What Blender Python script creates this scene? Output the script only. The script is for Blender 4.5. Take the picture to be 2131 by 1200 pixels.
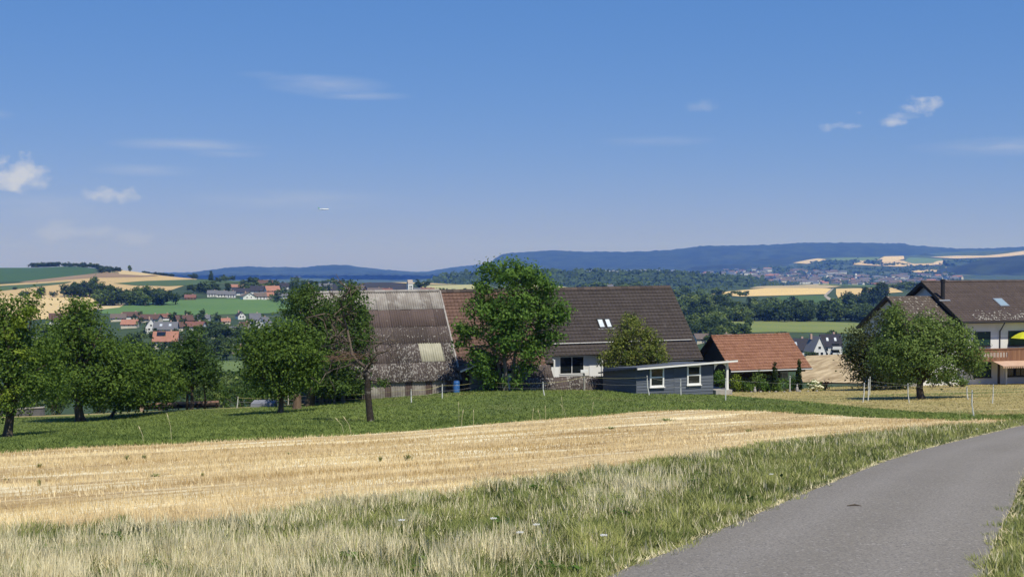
import bpy, math, random
import numpy as np
from mathutils import Vector, Matrix
for o in list(bpy.data.objects): bpy.data.objects.remove(o, do_unlink=True)
S = bpy.context.scene
COL = S.collection
R = math.radians
F = 2570.0; CX = 1065.5; CY = 600.0; PITCH = math.atan(55/2570)

# ------------------------------------------------------------------ camera
cam = bpy.data.cameras.new('camera'); cam.sensor_width = 36; cam.lens = 36*F/2131
cam.clip_start = 0.1; cam.clip_end = 60000
co = bpy.data.objects.new('camera', cam); COL.objects.link(co)
co.location = (0, 0, 0); co.rotation_euler = (math.pi/2 - PITCH, 0, 0)
S.camera = co
S.render.engine = 'CYCLES'
S.view_settings.view_transform = 'Standard'; S.view_settings.look = 'None'
S.view_settings.gamma = 1; S.view_settings.use_curve_mapping = False
S.view_settings.exposure = 0.0
S.cycles.volume_bounces = 1
S.cycles.transparent_max_bounces = 12

# ------------------------------------------------------------------ world
SUN_EL = 58.0; SUN_AZ = 152.0          # azimuth measured from +y (view direction) clockwise: the sun stands behind and to the right
w = bpy.data.worlds.new('World'); S.world = w; w.use_nodes = True
nt = w.node_tree; N = nt.nodes; L = nt.links
for n in list(N): N.remove(n)
def node(t, **k):
    n = N.new(t)
    for a, b in k.items(): setattr(n, a, b)
    return n
def mth(op, a, b=None, c=None, clamp=False):
    n = node('ShaderNodeMath', operation=op); n.use_clamp = clamp
    for i, v in enumerate((a, b, c)):
        if v is None: continue
        if isinstance(v, (int, float)): n.inputs[i].default_value = v
        else: L.new(v, n.inputs[i])
    return n.outputs[0]
sky = node('ShaderNodeTexSky', sky_type='NISHITA', sun_disc=False)
sky.sun_elevation = R(SUN_EL); sky.sun_rotation = R(SUN_AZ)
sky.altitude = 500; sky.air_density = 1.0; sky.dust_density = 0.2; sky.ozone_density = 4.0
hsv = node('ShaderNodeHueSaturation'); L.new(sky.outputs[0], hsv.inputs['Color'])
hsv.inputs['Saturation'].default_value = 1.15; hsv.inputs['Value'].default_value = 1.0
tintn = node('ShaderNodeMix', data_type='RGBA', blend_type='MULTIPLY'); tintn.inputs[0].default_value = 1
L.new(hsv.outputs[0], tintn.inputs[6]); tintn.inputs[7].default_value = (.80, .90, 1.0, 1)
# air colour: the sky's channels graded alike over the whole dome
sc_ = node('ShaderNodeSeparateColor'); L.new(tintn.outputs[2], sc_.inputs[0]); cc_ = node('ShaderNodeCombineColor')
for k_, (ga, am) in enumerate(((.78, 1.0), (.5, 1.74), (.4, 3.5))):
    L.new(mth('MULTIPLY', mth('POWER', mth('MAXIMUM', sc_.outputs[k_], 0), ga), am), cc_.inputs[k_])
skycol = cc_.outputs[0]
tc = node('ShaderNodeTexCoord')
sep = node('ShaderNodeSeparateXYZ'); L.new(tc.outputs['Generated'], sep.inputs[0])
az = mth('ARCTAN2', sep.outputs[0], sep.outputs[1]); el = mth('ARCSINE', sep.outputs[2])
def wnoise(scale, stretch, detail=6, rough=.55):
    mp = node('ShaderNodeMapping'); mp.inputs['Scale'].default_value = stretch; L.new(tc.outputs['Generated'], mp.inputs[0])
    nz = node('ShaderNodeTexNoise'); nz.inputs['Scale'].default_value = scale; nz.inputs['Detail'].default_value = detail
    nz.inputs['Roughness'].default_value = rough; L.new(mp.outputs[0], nz.inputs[0]); return nz.outputs[0]
n_cum = wnoise(42, (1, 1, 1.5), 8, .6); n_cir = wnoise(16, (1, 1, 7), 9, .68); n_big = wnoise(5, (1, 1, 4), 3)
clouds = [(28,378,62,32,.85,0),(-20,365,50,34,.8,0),(75,392,40,22,.5,0),(245,412,52,13,.65,0),(145,488,70,20,.26,0),(272,500,40,16,.22,0),
          (1912,226,30,15,.9,0),(1940,232,18,15,.7,0),(1885,240,24,10,.5,0),(1853,268,26,9,.62,0),(1872,256,20,10,.35,0),(1760,272,30,8,.5,0),(1786,247,12,5,.4,0),
          (1460,226,34,12,.2,0),(680,184,120,20,.24,1),(630,170,90,10,.20,1),(745,203,100,9,.22,1),(560,165,70,8,.12,1),(400,310,150,13,.24,1),(470,326,80,9,.14,1),(300,362,100,13,.16,1),
          (2100,322,170,18,.22,1),(620,418,220,22,.16,1),(1360,296,120,12,.14,1),(90,440,160,30,.14,1),(0,262,30,10,.1,1)]
tot = None
for (px, py, hw, hh, inten, kind) in clouds:
    a0 = math.atan((px-CX)/F); e0 = math.atan((545-py)/F)
    dx = mth('DIVIDE', mth('SUBTRACT', az, a0), hw/F); dy = mth('DIVIDE', mth('SUBTRACT', el, e0), hh/F)
    d = mth('SQRT', mth('ADD', mth('MULTIPLY', dx, dx), mth('MULTIPLY', dy, dy)))
    if kind == 0:
        m = mth('ADD', mth('SUBTRACT', 1.0, mth('MULTIPLY', d, .85)), mth('MULTIPLY', mth('SUBTRACT', n_cum, .5), 4.2))
        m = mth('MULTIPLY', m, 1.0, clamp=True)
        m = mth('MULTIPLY', mth('SMOOTH_MAX', m, 0, .1), inten)
    else:
        m = mth('SUBTRACT', 1.0, mth('MULTIPLY', d, .8), clamp=True)
        m = mth('MULTIPLY', m, mth('ADD', mth('MULTIPLY', n_cir, 3.2), -.85, clamp=True))
        m = mth('MULTIPLY', mth('MULTIPLY', m, 1.35), inten)
    tot = m if tot is None else mth('MAXIMUM', tot, m)
tot = mth('MULTIPLY', tot, 1.0, clamp=True)
cm = node('ShaderNodeMix', data_type='RGBA'); L.new(tot, cm.inputs[0]); L.new(skycol, cm.inputs[6])
cm.inputs[7].default_value = (7.4, 7.7, 8.6, 1)
bg = node('ShaderNodeBackground'); bg.inputs[1].default_value = 0.085
L.new(cm.outputs[2], bg.inputs[0])
wo = node('ShaderNodeOutputWorld'); L.new(bg.outputs[0], wo.inputs[0])

# ------------------------------------------------------------------ sun
sl = bpy.data.lights.new('sun', 'SUN'); sl.energy = 5.0; sl.angle = R(.53); sl.color = (1, .935, .80)
so = bpy.data.objects.new('sun', sl); COL.objects.link(so)
sd = Vector((math.sin(R(SUN_AZ))*math.cos(R(SUN_EL)), math.cos(R(SUN_AZ))*math.cos(R(SUN_EL)), math.sin(R(SUN_EL))))
so.rotation_euler = sd.to_track_quat('Z', 'Y').to_euler(); so.location = (0, -20, 60)
#@@HELPERS
# ------------------------------------------------------------------ helpers
sT, cT = math.sin(PITCH), math.cos(PITCH)
def ratios(px, py):
    x = (px-CX)/F; v = -(py-CY)/F; f = cT + v*sT
    return x/f, (-sT + v*cT)/f
def P(px, py, D):
    a, b = ratios(px, py); return Vector((a*D, D, b*D))
def pix(p):
    x, y, z = p; f = y*cT - z*sT; u = y*sT + z*cT
    return CX + F*x/f, CY - F*u/f
def sset(o, label=None, cat=None, group=None, kind=None):
    if label: o['label'] = label
    if cat: o['category'] = cat
    if group: o['group'] = group
    if kind: o['kind'] = kind
    return o
def thing(name, label, cat, loc, group=None, rz=0, parent=None):
    o = bpy.data.objects.new(name, None); COL.objects.link(o); o.empty_display_size = .3
    o.location = loc; o.rotation_euler = (0, 0, rz)
    return sset(o, label, cat, group)
def wloc(o):
    v = Vector((0, 0, 0))
    while o is not None: v += Vector(o.location); o = o.parent
    return v
def copy_tree(o, parent=None):
    c = o.copy(); COL.objects.link(c); c.parent = parent
    for ch in o.children: copy_tree(ch, c)
    return c
def nmesh(name, V, FC, mats, mi=None, tint=None, smooth=False):
    """mesh from numpy arrays; FC is an (n,3) or (n,4) array or a list of them"""
    V = np.asarray(V, dtype=np.float32).reshape(-1, 3)
    FL = FC if isinstance(FC, list) else [FC]
    FL = [np.asarray(f, dtype=np.int32) for f in FL if len(f)]
    me = bpy.data.meshes.new(name)
    me.vertices.add(len(V)); me.vertices.foreach_set('co', V.ravel())
    li = np.concatenate([f.ravel() for f in FL]); me.loops.add(len(li)); me.loops.foreach_set('vertex_index', li)
    tot_ = np.concatenate([np.full(len(f), f.shape[1]) for f in FL]); st = np.concatenate([[0], np.cumsum(tot_)[:-1]])
    me.polygons.add(len(tot_)); me.polygons.foreach_set('loop_start', st.astype(np.int32))
    if mi is not None: me.polygons.foreach_set('material_index', np.asarray(mi, dtype=np.int32))
    if smooth: me.polygons.foreach_set('use_smooth', np.ones(len(tot_), dtype=bool))
    me.update(calc_edges=True)
    for m in (mats if isinstance(mats, (list, tuple)) else [mats]): me.materials.append(m)
    if tint is not None:
        at = me.attributes.new('tint', 'FLOAT', 'FACE'); at.data.foreach_set('value', np.asarray(tint, dtype=np.float32))
    return me
def link(name, me, parent=None, loc=None):
    o = bpy.data.objects.new(name, me); COL.objects.link(o)
    if parent is not None: o.parent = parent
    if loc is not None: o.location = loc
    return o
class MB:
    """collects shapes in world coordinates and links them as ONE mesh object (origin kept at the parent)"""
    def __init__(s): s.V = []; s.F = []; s.T = []; s.I = []
    def add(s, vs, fs, t=0.5, i=0):
        n = len(s.V); s.V += [tuple(v) for v in vs]
        for f in fs: s.F.append(tuple(n+k for k in f)); s.T.append(t); s.I.append(i)
        return s
    def hexa(s, p, t=.5, i=0):     # p: 4 bottom, 4 top (ccw seen from above)
        return s.add(p, [(3,2,1,0),(4,5,6,7),(0,1,5,4),(1,2,6,5),(2,3,7,6),(3,0,4,7)], t, i)
    def fbox(s, fr, a0, a1, b0, b1, c0, c1, t=.5, i=0):
        g = fr.p
        return s.hexa([g(a0,b0,c0),g(a1,b0,c0),g(a1,b1,c0),g(a0,b1,c0),g(a0,b0,c1),g(a1,b0,c1),g(a1,b1,c1),g(a0,b1,c1)], t, i)
    def bar(s, a, b, r0, r1=None, n=6, t=.5, i=0):
        return s.tube([a, b], [r0, r0 if r1 is None else r1], n, t, i)
    def beam(s, a, b, w_, h_, up=(0, 0, 1), t=.5, i=0):
        a = Vector(a); b = Vector(b); d = (b-a).normalized(); sd_ = d.cross(Vector(up)).normalized()*(w_/2); u_ = sd_.cross(d).normalized()*(h_/2)
        return s.hexa([a-sd_-u_, a+sd_-u_, b+sd_-u_, b-sd_-u_, a-sd_+u_, a+sd_+u_, b+sd_+u_, b-sd_+u_], t, i)
    def tube(s, pts, rad, n=6, t=.5, i=0):
        pts = [Vector(p) for p in pts]; vs = []; fs = []
        ref = Vector((0.31, 0.2, 0.93)) if abs((pts[-1]-pts[0]).normalized().z) < .9 else Vector((1, .1, 0))
        for k, p in enumerate(pts):
            d = (pts[min(k+1, len(pts)-1)] - pts[max(k-1, 0)]).normalized()
            u_ = d.cross(ref).normalized(); v_ = d.cross(u_)
            for j in range(n):
                an = 2*math.pi*j/n; vs.append(p + (u_*math.cos(an) + v_*math.sin(an))*rad[k])
        for k in range(len(pts)-1):
            for j in range(n):
                j2 = (j+1) % n; fs.append((k*n+j, k*n+j2, (k+1)*n+j2, (k+1)*n+j))
        fs.append(tuple(range(n))[::-1]); fs.append(tuple((len(pts)-1)*n + j for j in range(n)))
        return s.add(vs, fs, t, i)
    def build(s, name, mats, parent=None, smooth=False, label=None, kind=None):
        me = bpy.data.meshes.new(name)
        o0 = wloc(parent) if parent is not None else Vector((0, 0, 0))
        me.from_pydata([(v[0]-o0.x, v[1]-o0.y, v[2]-o0.z) for v in s.V], [], s.F)
        for m in (mats if isinstance(mats, (list, tuple)) else [mats]): me.materials.append(m)
        me.polygons.foreach_set('material_index', s.I)
        at = me.attributes.new('tint', 'FLOAT', 'FACE'); at.data.foreach_set('value', s.T)
        if smooth: me.polygons.foreach_set('use_smooth', [True]*len(s.F))
        me.update(); o = link(name, me, parent)
        return sset(o, label, kind=kind)
class Frame:
    def __init__(s, o, deg):
        s.o = Vector(o); s.u = Vector((math.cos(R(deg)), math.sin(R(deg)), 0)); s.v = Vector((-math.sin(R(deg)), math.cos(R(deg)), 0)); s.deg = deg
    def p(s, a, b, c): return s.o + s.u*a + s.v*b + Vector((0, 0, c))
    def a_at(s, px, b, c=None):      # local a where the picture column px is met at local b
        k = (px-CX)/F; q = s.o + s.v*b
        return (k*q.y - q.x)/(s.u.x - k*s.u.y)
# ------------------------------------------------------------------ materials
MATS = {}
def mat(name, c1, c2=None, scale=3.0, detail=6, rough=.9, stretch=(1, 1, 1), bump=0.0, bscale=None, tintmix=None, c3=None, s3=20, t3=(.5, .6),
        metal=0, spec=.3, lo=.35, hi=.65, transl=0, rot=0, c4=None, s4=.2, t4=(.5, .6), gloss=None):
    m = bpy.data.materials.new(name); m.use_nodes = True; t = m.node_tree; n = t.nodes; l = t.links
    b = n['Principled BSDF']; b.inputs['Roughness'].default_value = rough; b.inputs['Metallic'].default_value = metal
    b.inputs['Specular IOR Level'].default_value = spec
    def rgba(c): return (*c, 1)
    tcn = n.new('ShaderNodeTexCoord'); mp = n.new('ShaderNodeMapping'); l.new(tcn.outputs['Object'], mp.inputs[0])
    mp.inputs['Scale'].default_value = stretch
    if rot: mp.vector_type = 'TEXTURE'; mp.inputs['Rotation'].default_value = (0, 0, rot); mp.inputs['Scale'].default_value = tuple(1/v for v in stretch)
    def nz(sc, de=detail, src=None):
        x = n.new('ShaderNodeTexNoise'); x.inputs['Scale'].default_value = sc; x.inputs['Detail'].default_value = de; x.inputs['Roughness'].default_value = .62
        l.new((src or mp).outputs[0], x.inputs[0]); return x
    col = None
    if c2 is not None:
        x = nz(scale); mr = n.new('ShaderNodeMapRange'); mr.inputs[1].default_value = lo; mr.inputs[2].default_value = hi; l.new(x.outputs[0], mr.inputs[0])
        mx = n.new('ShaderNodeMix'); mx.data_type = 'RGBA'; mx.inputs[6].default_value = rgba(c1); mx.inputs[7].default_value = rgba(c2)
        l.new(mr.outputs[0], mx.inputs[0]); col = mx.outputs[2]
    def over(col, cc, sc, th):
        x = nz(sc, 5); mr = n.new('ShaderNodeMapRange'); mr.inputs[1].default_value = th[0]; mr.inputs[2].default_value = th[1]; l.new(x.outputs[0], mr.inputs[0])
        mx = n.new('ShaderNodeMix'); mx.data_type = 'RGBA'; l.new(mr.outputs[0], mx.inputs[0])
        if col is None: mx.inputs[6].default_value = rgba(c1)
        else: l.new(col, mx.inputs[6])
        mx.inputs[7].default_value = rgba(cc); return mx.outputs[2]
    if tintmix is not None:           # per-piece variation: the 'tint' face attribute picks between the colour and tintmix
        a = n.new('ShaderNodeAttribute'); a.attribute_name = 'tint'
        mx = n.new('ShaderNodeMix'); mx.data_type = 'RGBA'; l.new(a.outputs['Fac'], mx.inputs[0])
        if col is None: mx.inputs[6].default_value = rgba(c1)
        else: l.new(col, mx.inputs[6])
        mx.inputs[7].default_value = rgba(tintmix); col = mx.outputs[2]
    if c3 is not None: col = over(col, c3, s3, t3)
    if c4 is not None: col = over(col, c4, s4, t4)
    if col is None: b.inputs['Base Color'].default_value = rgba(c1)
    else: l.new(col, b.inputs['Base Color'])
    if bump:
        x = nz(bscale or scale*4, 6); bp = n.new('ShaderNodeBump'); bp.inputs['Strength'].default_value = bump; bp.inputs['Distance'].default_value = .05
        l.new(x.outputs[0], bp.inputs['Height']); l.new(bp.outputs[0], b.inputs['Normal'])
    if transl:
        tr = n.new('ShaderNodeBsdfTranslucent'); mxs = n.new('ShaderNodeMixShader'); mxs.inputs[0].default_value = transl
        if col is None: tr.inputs[0].default_value = rgba(c1)
        else: l.new(col, tr.inputs[0])
        l.new(b.outputs[0], mxs.inputs[1]); l.new(tr.outputs[0], mxs.inputs[2]); l.new(mxs.outputs[0], n['Material Output'].inputs[0])
    MATS[name] = m
    return m
def leafmat(name, dark, light, transl=.38): return mat(name, dark, tintmix=light, rough=.75, spec=.12, transl=transl)

# ------------------------------------------------------------------ terrain heights
def ZP(D, py): return ratios(CX, py)[1]*D
near = {  # column: heights at D 60, 75, 88
 -1500: (-10.5, -12.5, -14.2), -400: (-9.4, -11.2, -12.6), 0: (-8.60, -10.15, -11.15), 165: (-8.30, -9.95, -11.1), 400: (-8.0, -9.55, -10.6), 583: (-7.8, -9.2, -10.35),
 770: (-7.82, -8.85, -9.8), 1000: (-7.6, -8.35, -9.12), 1200: (-7.5, -8.2, -9.15), 1500: (-7.42, -8.5, -9.42), 1800: (-7.42, -8.4, -9.28),
 2030: (-7.3, -8.2, -9.1), 2600: (-7.0, -7.8, -8.6), 3700: (-6.5, -7.2, -7.8)}
L0 = [(110,-13.6),(130,-16.5),(180,-23),(300,-33),(450,-40)]
far = {  # column: (D, picture row of the ground) or (D, None, z)
 -1500: [(600,712),(900,655),(1300,600),(1600,575),(1900,560),(2600,600,-66),(4000,0,-105),(9000,0,-118),(11000,0,-118)],
 0: [(600,714),(750,680),(900,640),(1000,626),(1150,608),(1300,594),(1500,579),(1650,568),(1900,556),(2100,560),(2600,0,-66),(4000,0,-105),(9000,0,-118),(11000,0,-118)],
 165:[(600,714),(750,680),(900,645),(1000,632),(1150,608),(1300,592),(1500,577),(1650,565),(1900,553),(2100,557),(2600,0,-66),(4000,0,-105),(9000,0,-118),(11000,0,-118)],
 300:[(600,714),(750,678),(900,650),(1000,636),(1150,616),(1300,596),(1500,577),(1700,564),(1900,566),(2600,0,-66),(4000,0,-105),(9000,0,-118),(11000,0,-118)],
 400:[(600,714),(750,678),(900,650),(1000,635),(1150,618),(1300,600),(1500,582),(1650,577),(1800,581),(2600,0,-66),(4000,0,-105),(9000,0,-118),(11000,0,-118)],
 583:[(600,714),(750,680),(900,652),(1000,634),(1100,622),(1200,614),(1350,600),(1600,592),(1800,596),(2600,0,-66),(4000,0,-105),(9000,0,-118),(11000,0,-118)],
 850:[(600,730),(1000,635),(1150,612),(1400,594),(1700,585),(1900,590),(2600,0,-66),(4000,0,-105),(9000,0,-118),(11000,0,-118)],
 1000:[(600,735),(1000,640),(1150,615),(1400,600),(1800,589),(2000,594),(2600,0,-66),(4000,0,-105),(9000,0,-118),(11000,0,-118)],
 1250:[(600,735),(1000,660),(1150,640),(1500,612),(1900,600),(2100,604),(2600,0,-66),(4000,0,-100),(9000,0,-118),(11000,0,-118)],
 1400:[(500,760),(700,715),(950,680),(1150,655),(1500,622),(1900,606),(2300,604),(2600,608),(4500,0,-92),(9000,0,-112),(11000,0,-112)],
 1500:[(450,0,-40),(600,712),(700,694),(950,669),(1050,660),(1300,638),(1500,621),(1900,605),(2200,600),(2500,606),(4500,596),(5200,588),(6000,577),(6800,570),(7800,565),(9000,562),(11000,0,-60)],
 1600:[(450,0,-39),(600,710),(700,693),(950,668),(1050,659),(1300,636),(1500,618),(1900,602),(2250,594),(2500,600),(4500,594),(5200,586),(6000,573),(6800,566),(7800,562),(9000,560),(11000,0,-60)],
 1700:[(450,0,-38),(600,707),(700,692),(950,666),(1050,657),(1300,634),(1500,615),(1900,598),(2250,589),(2500,594),(4500,592),(5200,584),(6000,571),(6600,560),(7500,545),(8300,537),(9000,536),(11000,0,60)],
 1900:[(450,0,-34),(600,707),(700,692),(950,664),(1050,655),(1300,632),(1500,614),(1900,600),(2250,597),(4500,592),(5200,582),(6000,570),(6600,560),(7500,545),(8300,535),(9000,533),(11000,0,60)],
 2131:[(450,0,-34),(600,707),(700,692),(950,664),(1300,632),(1500,614),(1900,600),(4500,592),(5200,582),(6000,568),(6600,555),(7200,540),(8000,522),(9000,520),(11000,0,110)],
 3700:[(450,0,-34),(600,707),(950,664),(1500,614),(1900,600),(4500,592),(5200,582),(6000,568),(6600,555),(7200,540),(8000,522),(9000,520),(11000,0,110)]}
cliff = {  # just beyond the meadow's edge
 -1500: [(95,-15.0)]+L0, 0: [(95,-11.9)]+L0, 583: [(95,-11.0)]+L0, 770: [(92,-10.1),(110,-12),(130,-15),(180,-22),(300,-33),(450,-40)],
 1000: [(92,-9.5),(110,-11.5),(130,-14.5),(180,-21),(300,-33),(450,-40)], 1400: [(95,-9.9),(110,-11.5),(130,-14),(180,-19),(300,-30),(450,-39)],
 1500: [(95,-10.0),(110,-11.2),(130,-13),(180,-15.6),(220,-17.2),(260,-21),(350,-33)],
 1680: [(95,-9.9),(110,-11.1),(130,-12.8),(180,-15.2),(225,-17.0),(260,-20),(350,-32)],
 1900: [(95,-9.55),(110,-10.8),(130,-12.4),(180,-14.6),(230,-16.6),(270,-20),(350,-30)],
 2131: [(97,-9.6),(110,-10.6),(130,-12),(180,-14.4),(230,-16.6),(270,-20),(350,-30)],
 3700: [(97,-8.6),(110,-9.6),(130,-11),(180,-14.4),(230,-16.6),(270,-20),(350,-30)]}
rows = np.concatenate([np.arange(1.5, 12, .5), np.geomspace(12, 95, 110), np.geomspace(97, 700, 110), np.geomspace(712, 11000, 130)])
cols = np.concatenate([np.arange(-1500, -60, 60), np.arange(-60, 2200, 8), np.arange(2220, 3700, 60)]).astype(float)
def table(tb, fn):
    ks = sorted(tb); arr = np.array([fn(tb[k]) for k in ks]); return np.array([[np.interp(c, ks, arr[:, j]) for j in range(arr.shape[1])] for c in cols])
nD = [1.5, 11, 20, 30]; q = np.array([-1.75, -2.7, -3.6, -4.6])
def nearrow(t):
    tilt = (t[0]+7.45)*.25
    return np.interp(rows, nD+[40, 50, 60, 75, 88], list(q+np.array([0, 0, 0, tilt*.6]))+[-4.6+(t[0]+4.6)*.345+tilt*.2, -4.6+(t[0]+4.6)*.675, t[0], t[1], t[2]])
def cliffrow(t): return np.interp(rows, [x[0] for x in t], [x[1] for x in t])
def farrow(t): return np.interp(rows, [x[0] for x in t], [x[2] if len(x) > 2 else ZP(x[0], x[1]) for x in t])
ZN = table(near, nearrow); ZC = table(cliff, cliffrow); ZF = table(far, farrow)
ZG = np.where(rows <= 88, ZN, ZF)
mid = (rows > 88) & (rows < 600)
kc = np.array([max(dict(cliff[min(cliff, key=lambda q_: abs(q_-c))])) for c in cols])
for i in range(len(cols)):
    c = cols[i]; kend = 450 if c < 1450 else 350
    first = 92 if 700 < c < 1150 else 95
    m1 = (rows > 88) & (rows <= kend); ZG[i, m1] = ZC[i, m1]
    j0 = np.searchsorted(rows, kend); j1 = np.searchsorted(rows, 600)
    ZG[i, j0:j1] = np.interp(rows[j0:j1], [rows[j0-1], rows[j1]], [ZG[i, j0-1], ZF[i, j1]])
    m2 = (rows > 88) & (rows < first)
    ZG[i, m2] = np.interp(rows[m2], [88, first], [ZN[i, np.searchsorted(rows, 88)-1], np.interp(first, rows, ZC[i])])
def blur(A, ax, s):
    k = np.exp(-.5*(np.arange(-3*s, 3*s+1)/s)**2); k /= k.sum(); pad = [(0, 0), (0, 0)]; pad[ax] = (3*s, 3*s)
    B = np.pad(A, pad, mode='edge'); return np.apply_along_axis(lambda r: np.convolve(r, k, 'valid'), ax, B)
ratio = ZG/rows
ratio = blur(blur(ratio, 1, 2), 0, 3)
# gentle natural unevenness
rs = np.random.RandomState(5)
for (fx, fy, am) in ((.021, .9, .0006), (.05, 1.7, .0003), (.011, .4, .0006)):
    ratio += am*np.sin(cols[:, None]*fx + 3*rs.rand())*np.sin(np.log(rows)[None]*fy*12 + 6*rs.rand())*np.clip((rows-100)/400, 0, 1)
ZG = ratio*rows
LR = np.log(rows); irow = np.arange(len(rows)); icol = np.arange(len(cols))
def zat(x, y):
    x = np.asarray(x, float); y = np.asarray(y, float); yy = np.maximum(y, 1.5)
    c = np.interp(CX + F*x/yy, cols, icol); r = np.interp(yy, rows, irow)
    i = np.minimum(c.astype(int), len(cols)-2); j = np.minimum(r.astype(int), len(rows)-2); u_ = c-i; v_ = r-j
    return ZG[i, j]*(1-u_)*(1-v_) + ZG[i+1, j]*u_*(1-v_) + ZG[i, j+1]*(1-u_)*v_ + ZG[i+1, j+1]*u_*v_
def G(px, D, dz=0):
    x = (px-CX)/F*D; return Vector((x, D, float(zat(x, D))+dz))
def Dat(px, py, lo, hi):           # distance at which the ground of column px is seen at row py
    Ds = np.geomspace(lo, hi, 160); zz = zat((px-CX)/F*Ds, Ds)
    v = zz*cT + Ds*sT; f = Ds*cT - zz*sT; rr = CY - F*v/f
    k = np.where(rr <= py)[0]
    if len(k) == 0: return Ds[int(np.argmin(rr))]
    k = k[0]
    if k == 0: return Ds[0]
    t = (rr[k-1]-py)/max(rr[k-1]-rr[k], 1e-6); return Ds[k-1]*(1-t)+Ds[k]*t
# ------------------------------------------------------------------ ground materials
M_soil = mat('dry_soil', (.16,.12,.06), (.24,.19,.10), 3, c3=(.10,.13,.04), s3=1.2, t3=(.5,.62), bump=.5, bscale=14)
M_verge = mat('verge_ground', (.05,.065,.02), (.11,.10,.045), 1.2, c3=(.22,.18,.09), s3=.5, t3=(.52,.62), bump=.5, bscale=20)
M_stub = mat('stubble_ground', (.40,.28,.125), (.60,.46,.235), .6, stretch=(.10, 1, 1), rot=R(52), c3=(.27,.17,.075), s3=1.5, t3=(.53,.66), c4=(.84,.75,.50), s4=.8, t4=(.50,.64), bump=.8, bscale=9)
M_meadow = mat('meadow_ground', (.095,.13,.030), (.15,.18,.045), .35, c3=(.26,.23,.09), s3=.16, t3=(.52,.70), c4=(.075,.11,.025), s4=2.2, t4=(.5,.68), bump=.6, bscale=6)
M_lawn = mat('dry_lawn_ground', (.36,.28,.115), (.23,.21,.07), .45, stretch=(.35, 1.6, 1), c3=(.47,.37,.18), s3=1.1, t3=(.48,.64), c4=(.14,.165,.045), s4=.14, t4=(.53,.62), bump=.7, bscale=7)
def asphalt():
    m = mat('asphalt', (.212,.190,.160), (.235,.212,.179), .5, c3=(.38,.355,.32), s3=24, t3=(.56,.66), c4=(.145,.135,.125), s4=38, t4=(.52,.60), tintmix=(.30,.275,.245), rough=.9, bump=.5, bscale=60, spec=.2)
    return m
M_asph = asphalt()
M_land = mat('valley_ground', (.035,.06,.02), (.055,.085,.028), .004, c3=(.13,.14,.055), s3=.006, t3=(.58,.64), c4=(.028,.05,.018), s4=.02, t4=(.5,.6))
# near sheets, borders given as (px, py) curves, turned into distances
bA = [(-1500,13.4),(-400,13.4)]+[(px, Dat(px, py, 3, 200)) for px, py in ((0,1122),(300,1098),(600,1076),(900,1036),(1100,1006),(1300,974),(1500,942),(1700,913),(1900,894),(2050,882),(2131,875))]+[(3700,60)]
bB = [(-1500,30),(-400,32)]+[(px, Dat(px, py, 20, 85)) for px, py in ((0,941),(300,925),(600,910),(900,893),(1200,867),(1330,856),(1420,852),(1560,853),(1700,861),(1850,870),(2000,873),(2060,871))]+[(2131,None),(3700,None)]
def curve(tb): return lambda c: float(np.interp(c, [t[0] for t in tb], [t[1] for t in tb]))
fA = curve(bA); bB = [(a, b if b else fA(a)+.3) for a, b in bB]; fB = curve(bB)
bC = [(-1500,88),(1400,88),(1440,87.5)]+[(px, Dat(px, py, 55, 92)) for px, py in ((1480,819),(1560,826),(1700,838),(1800,848),(1950,859),(2060,865),(2131,866))]+[(3700,61)]
fC = curve(bC); fC0 = fC
fE = curve([(-1500,93),(600,93),(760,92),(1150,92),(1440,93),(1520,94),(1700,104),(1800,106),(2000,112),(2131,112),(3700,115)])
def fCe(c): return max(fC(c), fB(c)+.25)
ccs = cols
def sheet(name, f0, f1, m, nr, crange=(-1500, 3700), off=0, smooth=True):
    cc = [c for c in ccs if crange[0] <= c <= crange[1]]
    V = []; 
    for c in cc:
        a = f0(c); b = max(f1(c), a+.02)
        D = np.geomspace(a, b, nr); x = (c-CX)/F*D; z = zat(x, D)+off
        V.append(np.stack([x, D, z], 1))
    V = np.concatenate(V); n = len(cc); I = np.arange(n*nr).reshape(n, nr)
    Fq = np.stack([I[:-1, :-1], I[1:, :-1], I[1:, 1:], I[:-1, 1:]], -1).reshape(-1, 4)
    o = link(name, nmesh(name, V, Fq, m, smooth=smooth)); sset(o, kind='structure'); return o
sset(sheet('grass_verge', lambda c: 1.5, fA, M_verge, 50), 'rough grass verge between the asphalt lane and the stubble')
sset(sheet('stubble_field', fA, fB, M_stub, 60), 'golden harvested stubble field')
sset(sheet('meadow', fB, fCe, M_meadow, 40), 'green mown meadow under the orchard trees')
sset(sheet('dry_lawn', fCe, fE, M_lawn, 24), 'dry mown grass around the pear tree')
sset(sheet('valley_ground', fE, lambda c: 11000, M_land, 330), 'valley floor and slopes')
mb = MB(); 
for i in range(24):
    for j in range(7):
        x0, x1 = -60+5*i, -55+5*i; y0, y1 = -34+5*j, -29+5*j
        h_ = lambda x, y: -1.72 - .1*max(y, -2) - (0.0 if y < 1 else .12)
        mb.add([(x0,y0,h_(x0,y0)),(x1,y0,h_(x1,y0)),(x1,y1,h_(x1,y1)),(x0,y1,h_(x0,y1))], [(0,1,2,3)])
mb.build('ground', M_verge, kind='structure')
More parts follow.
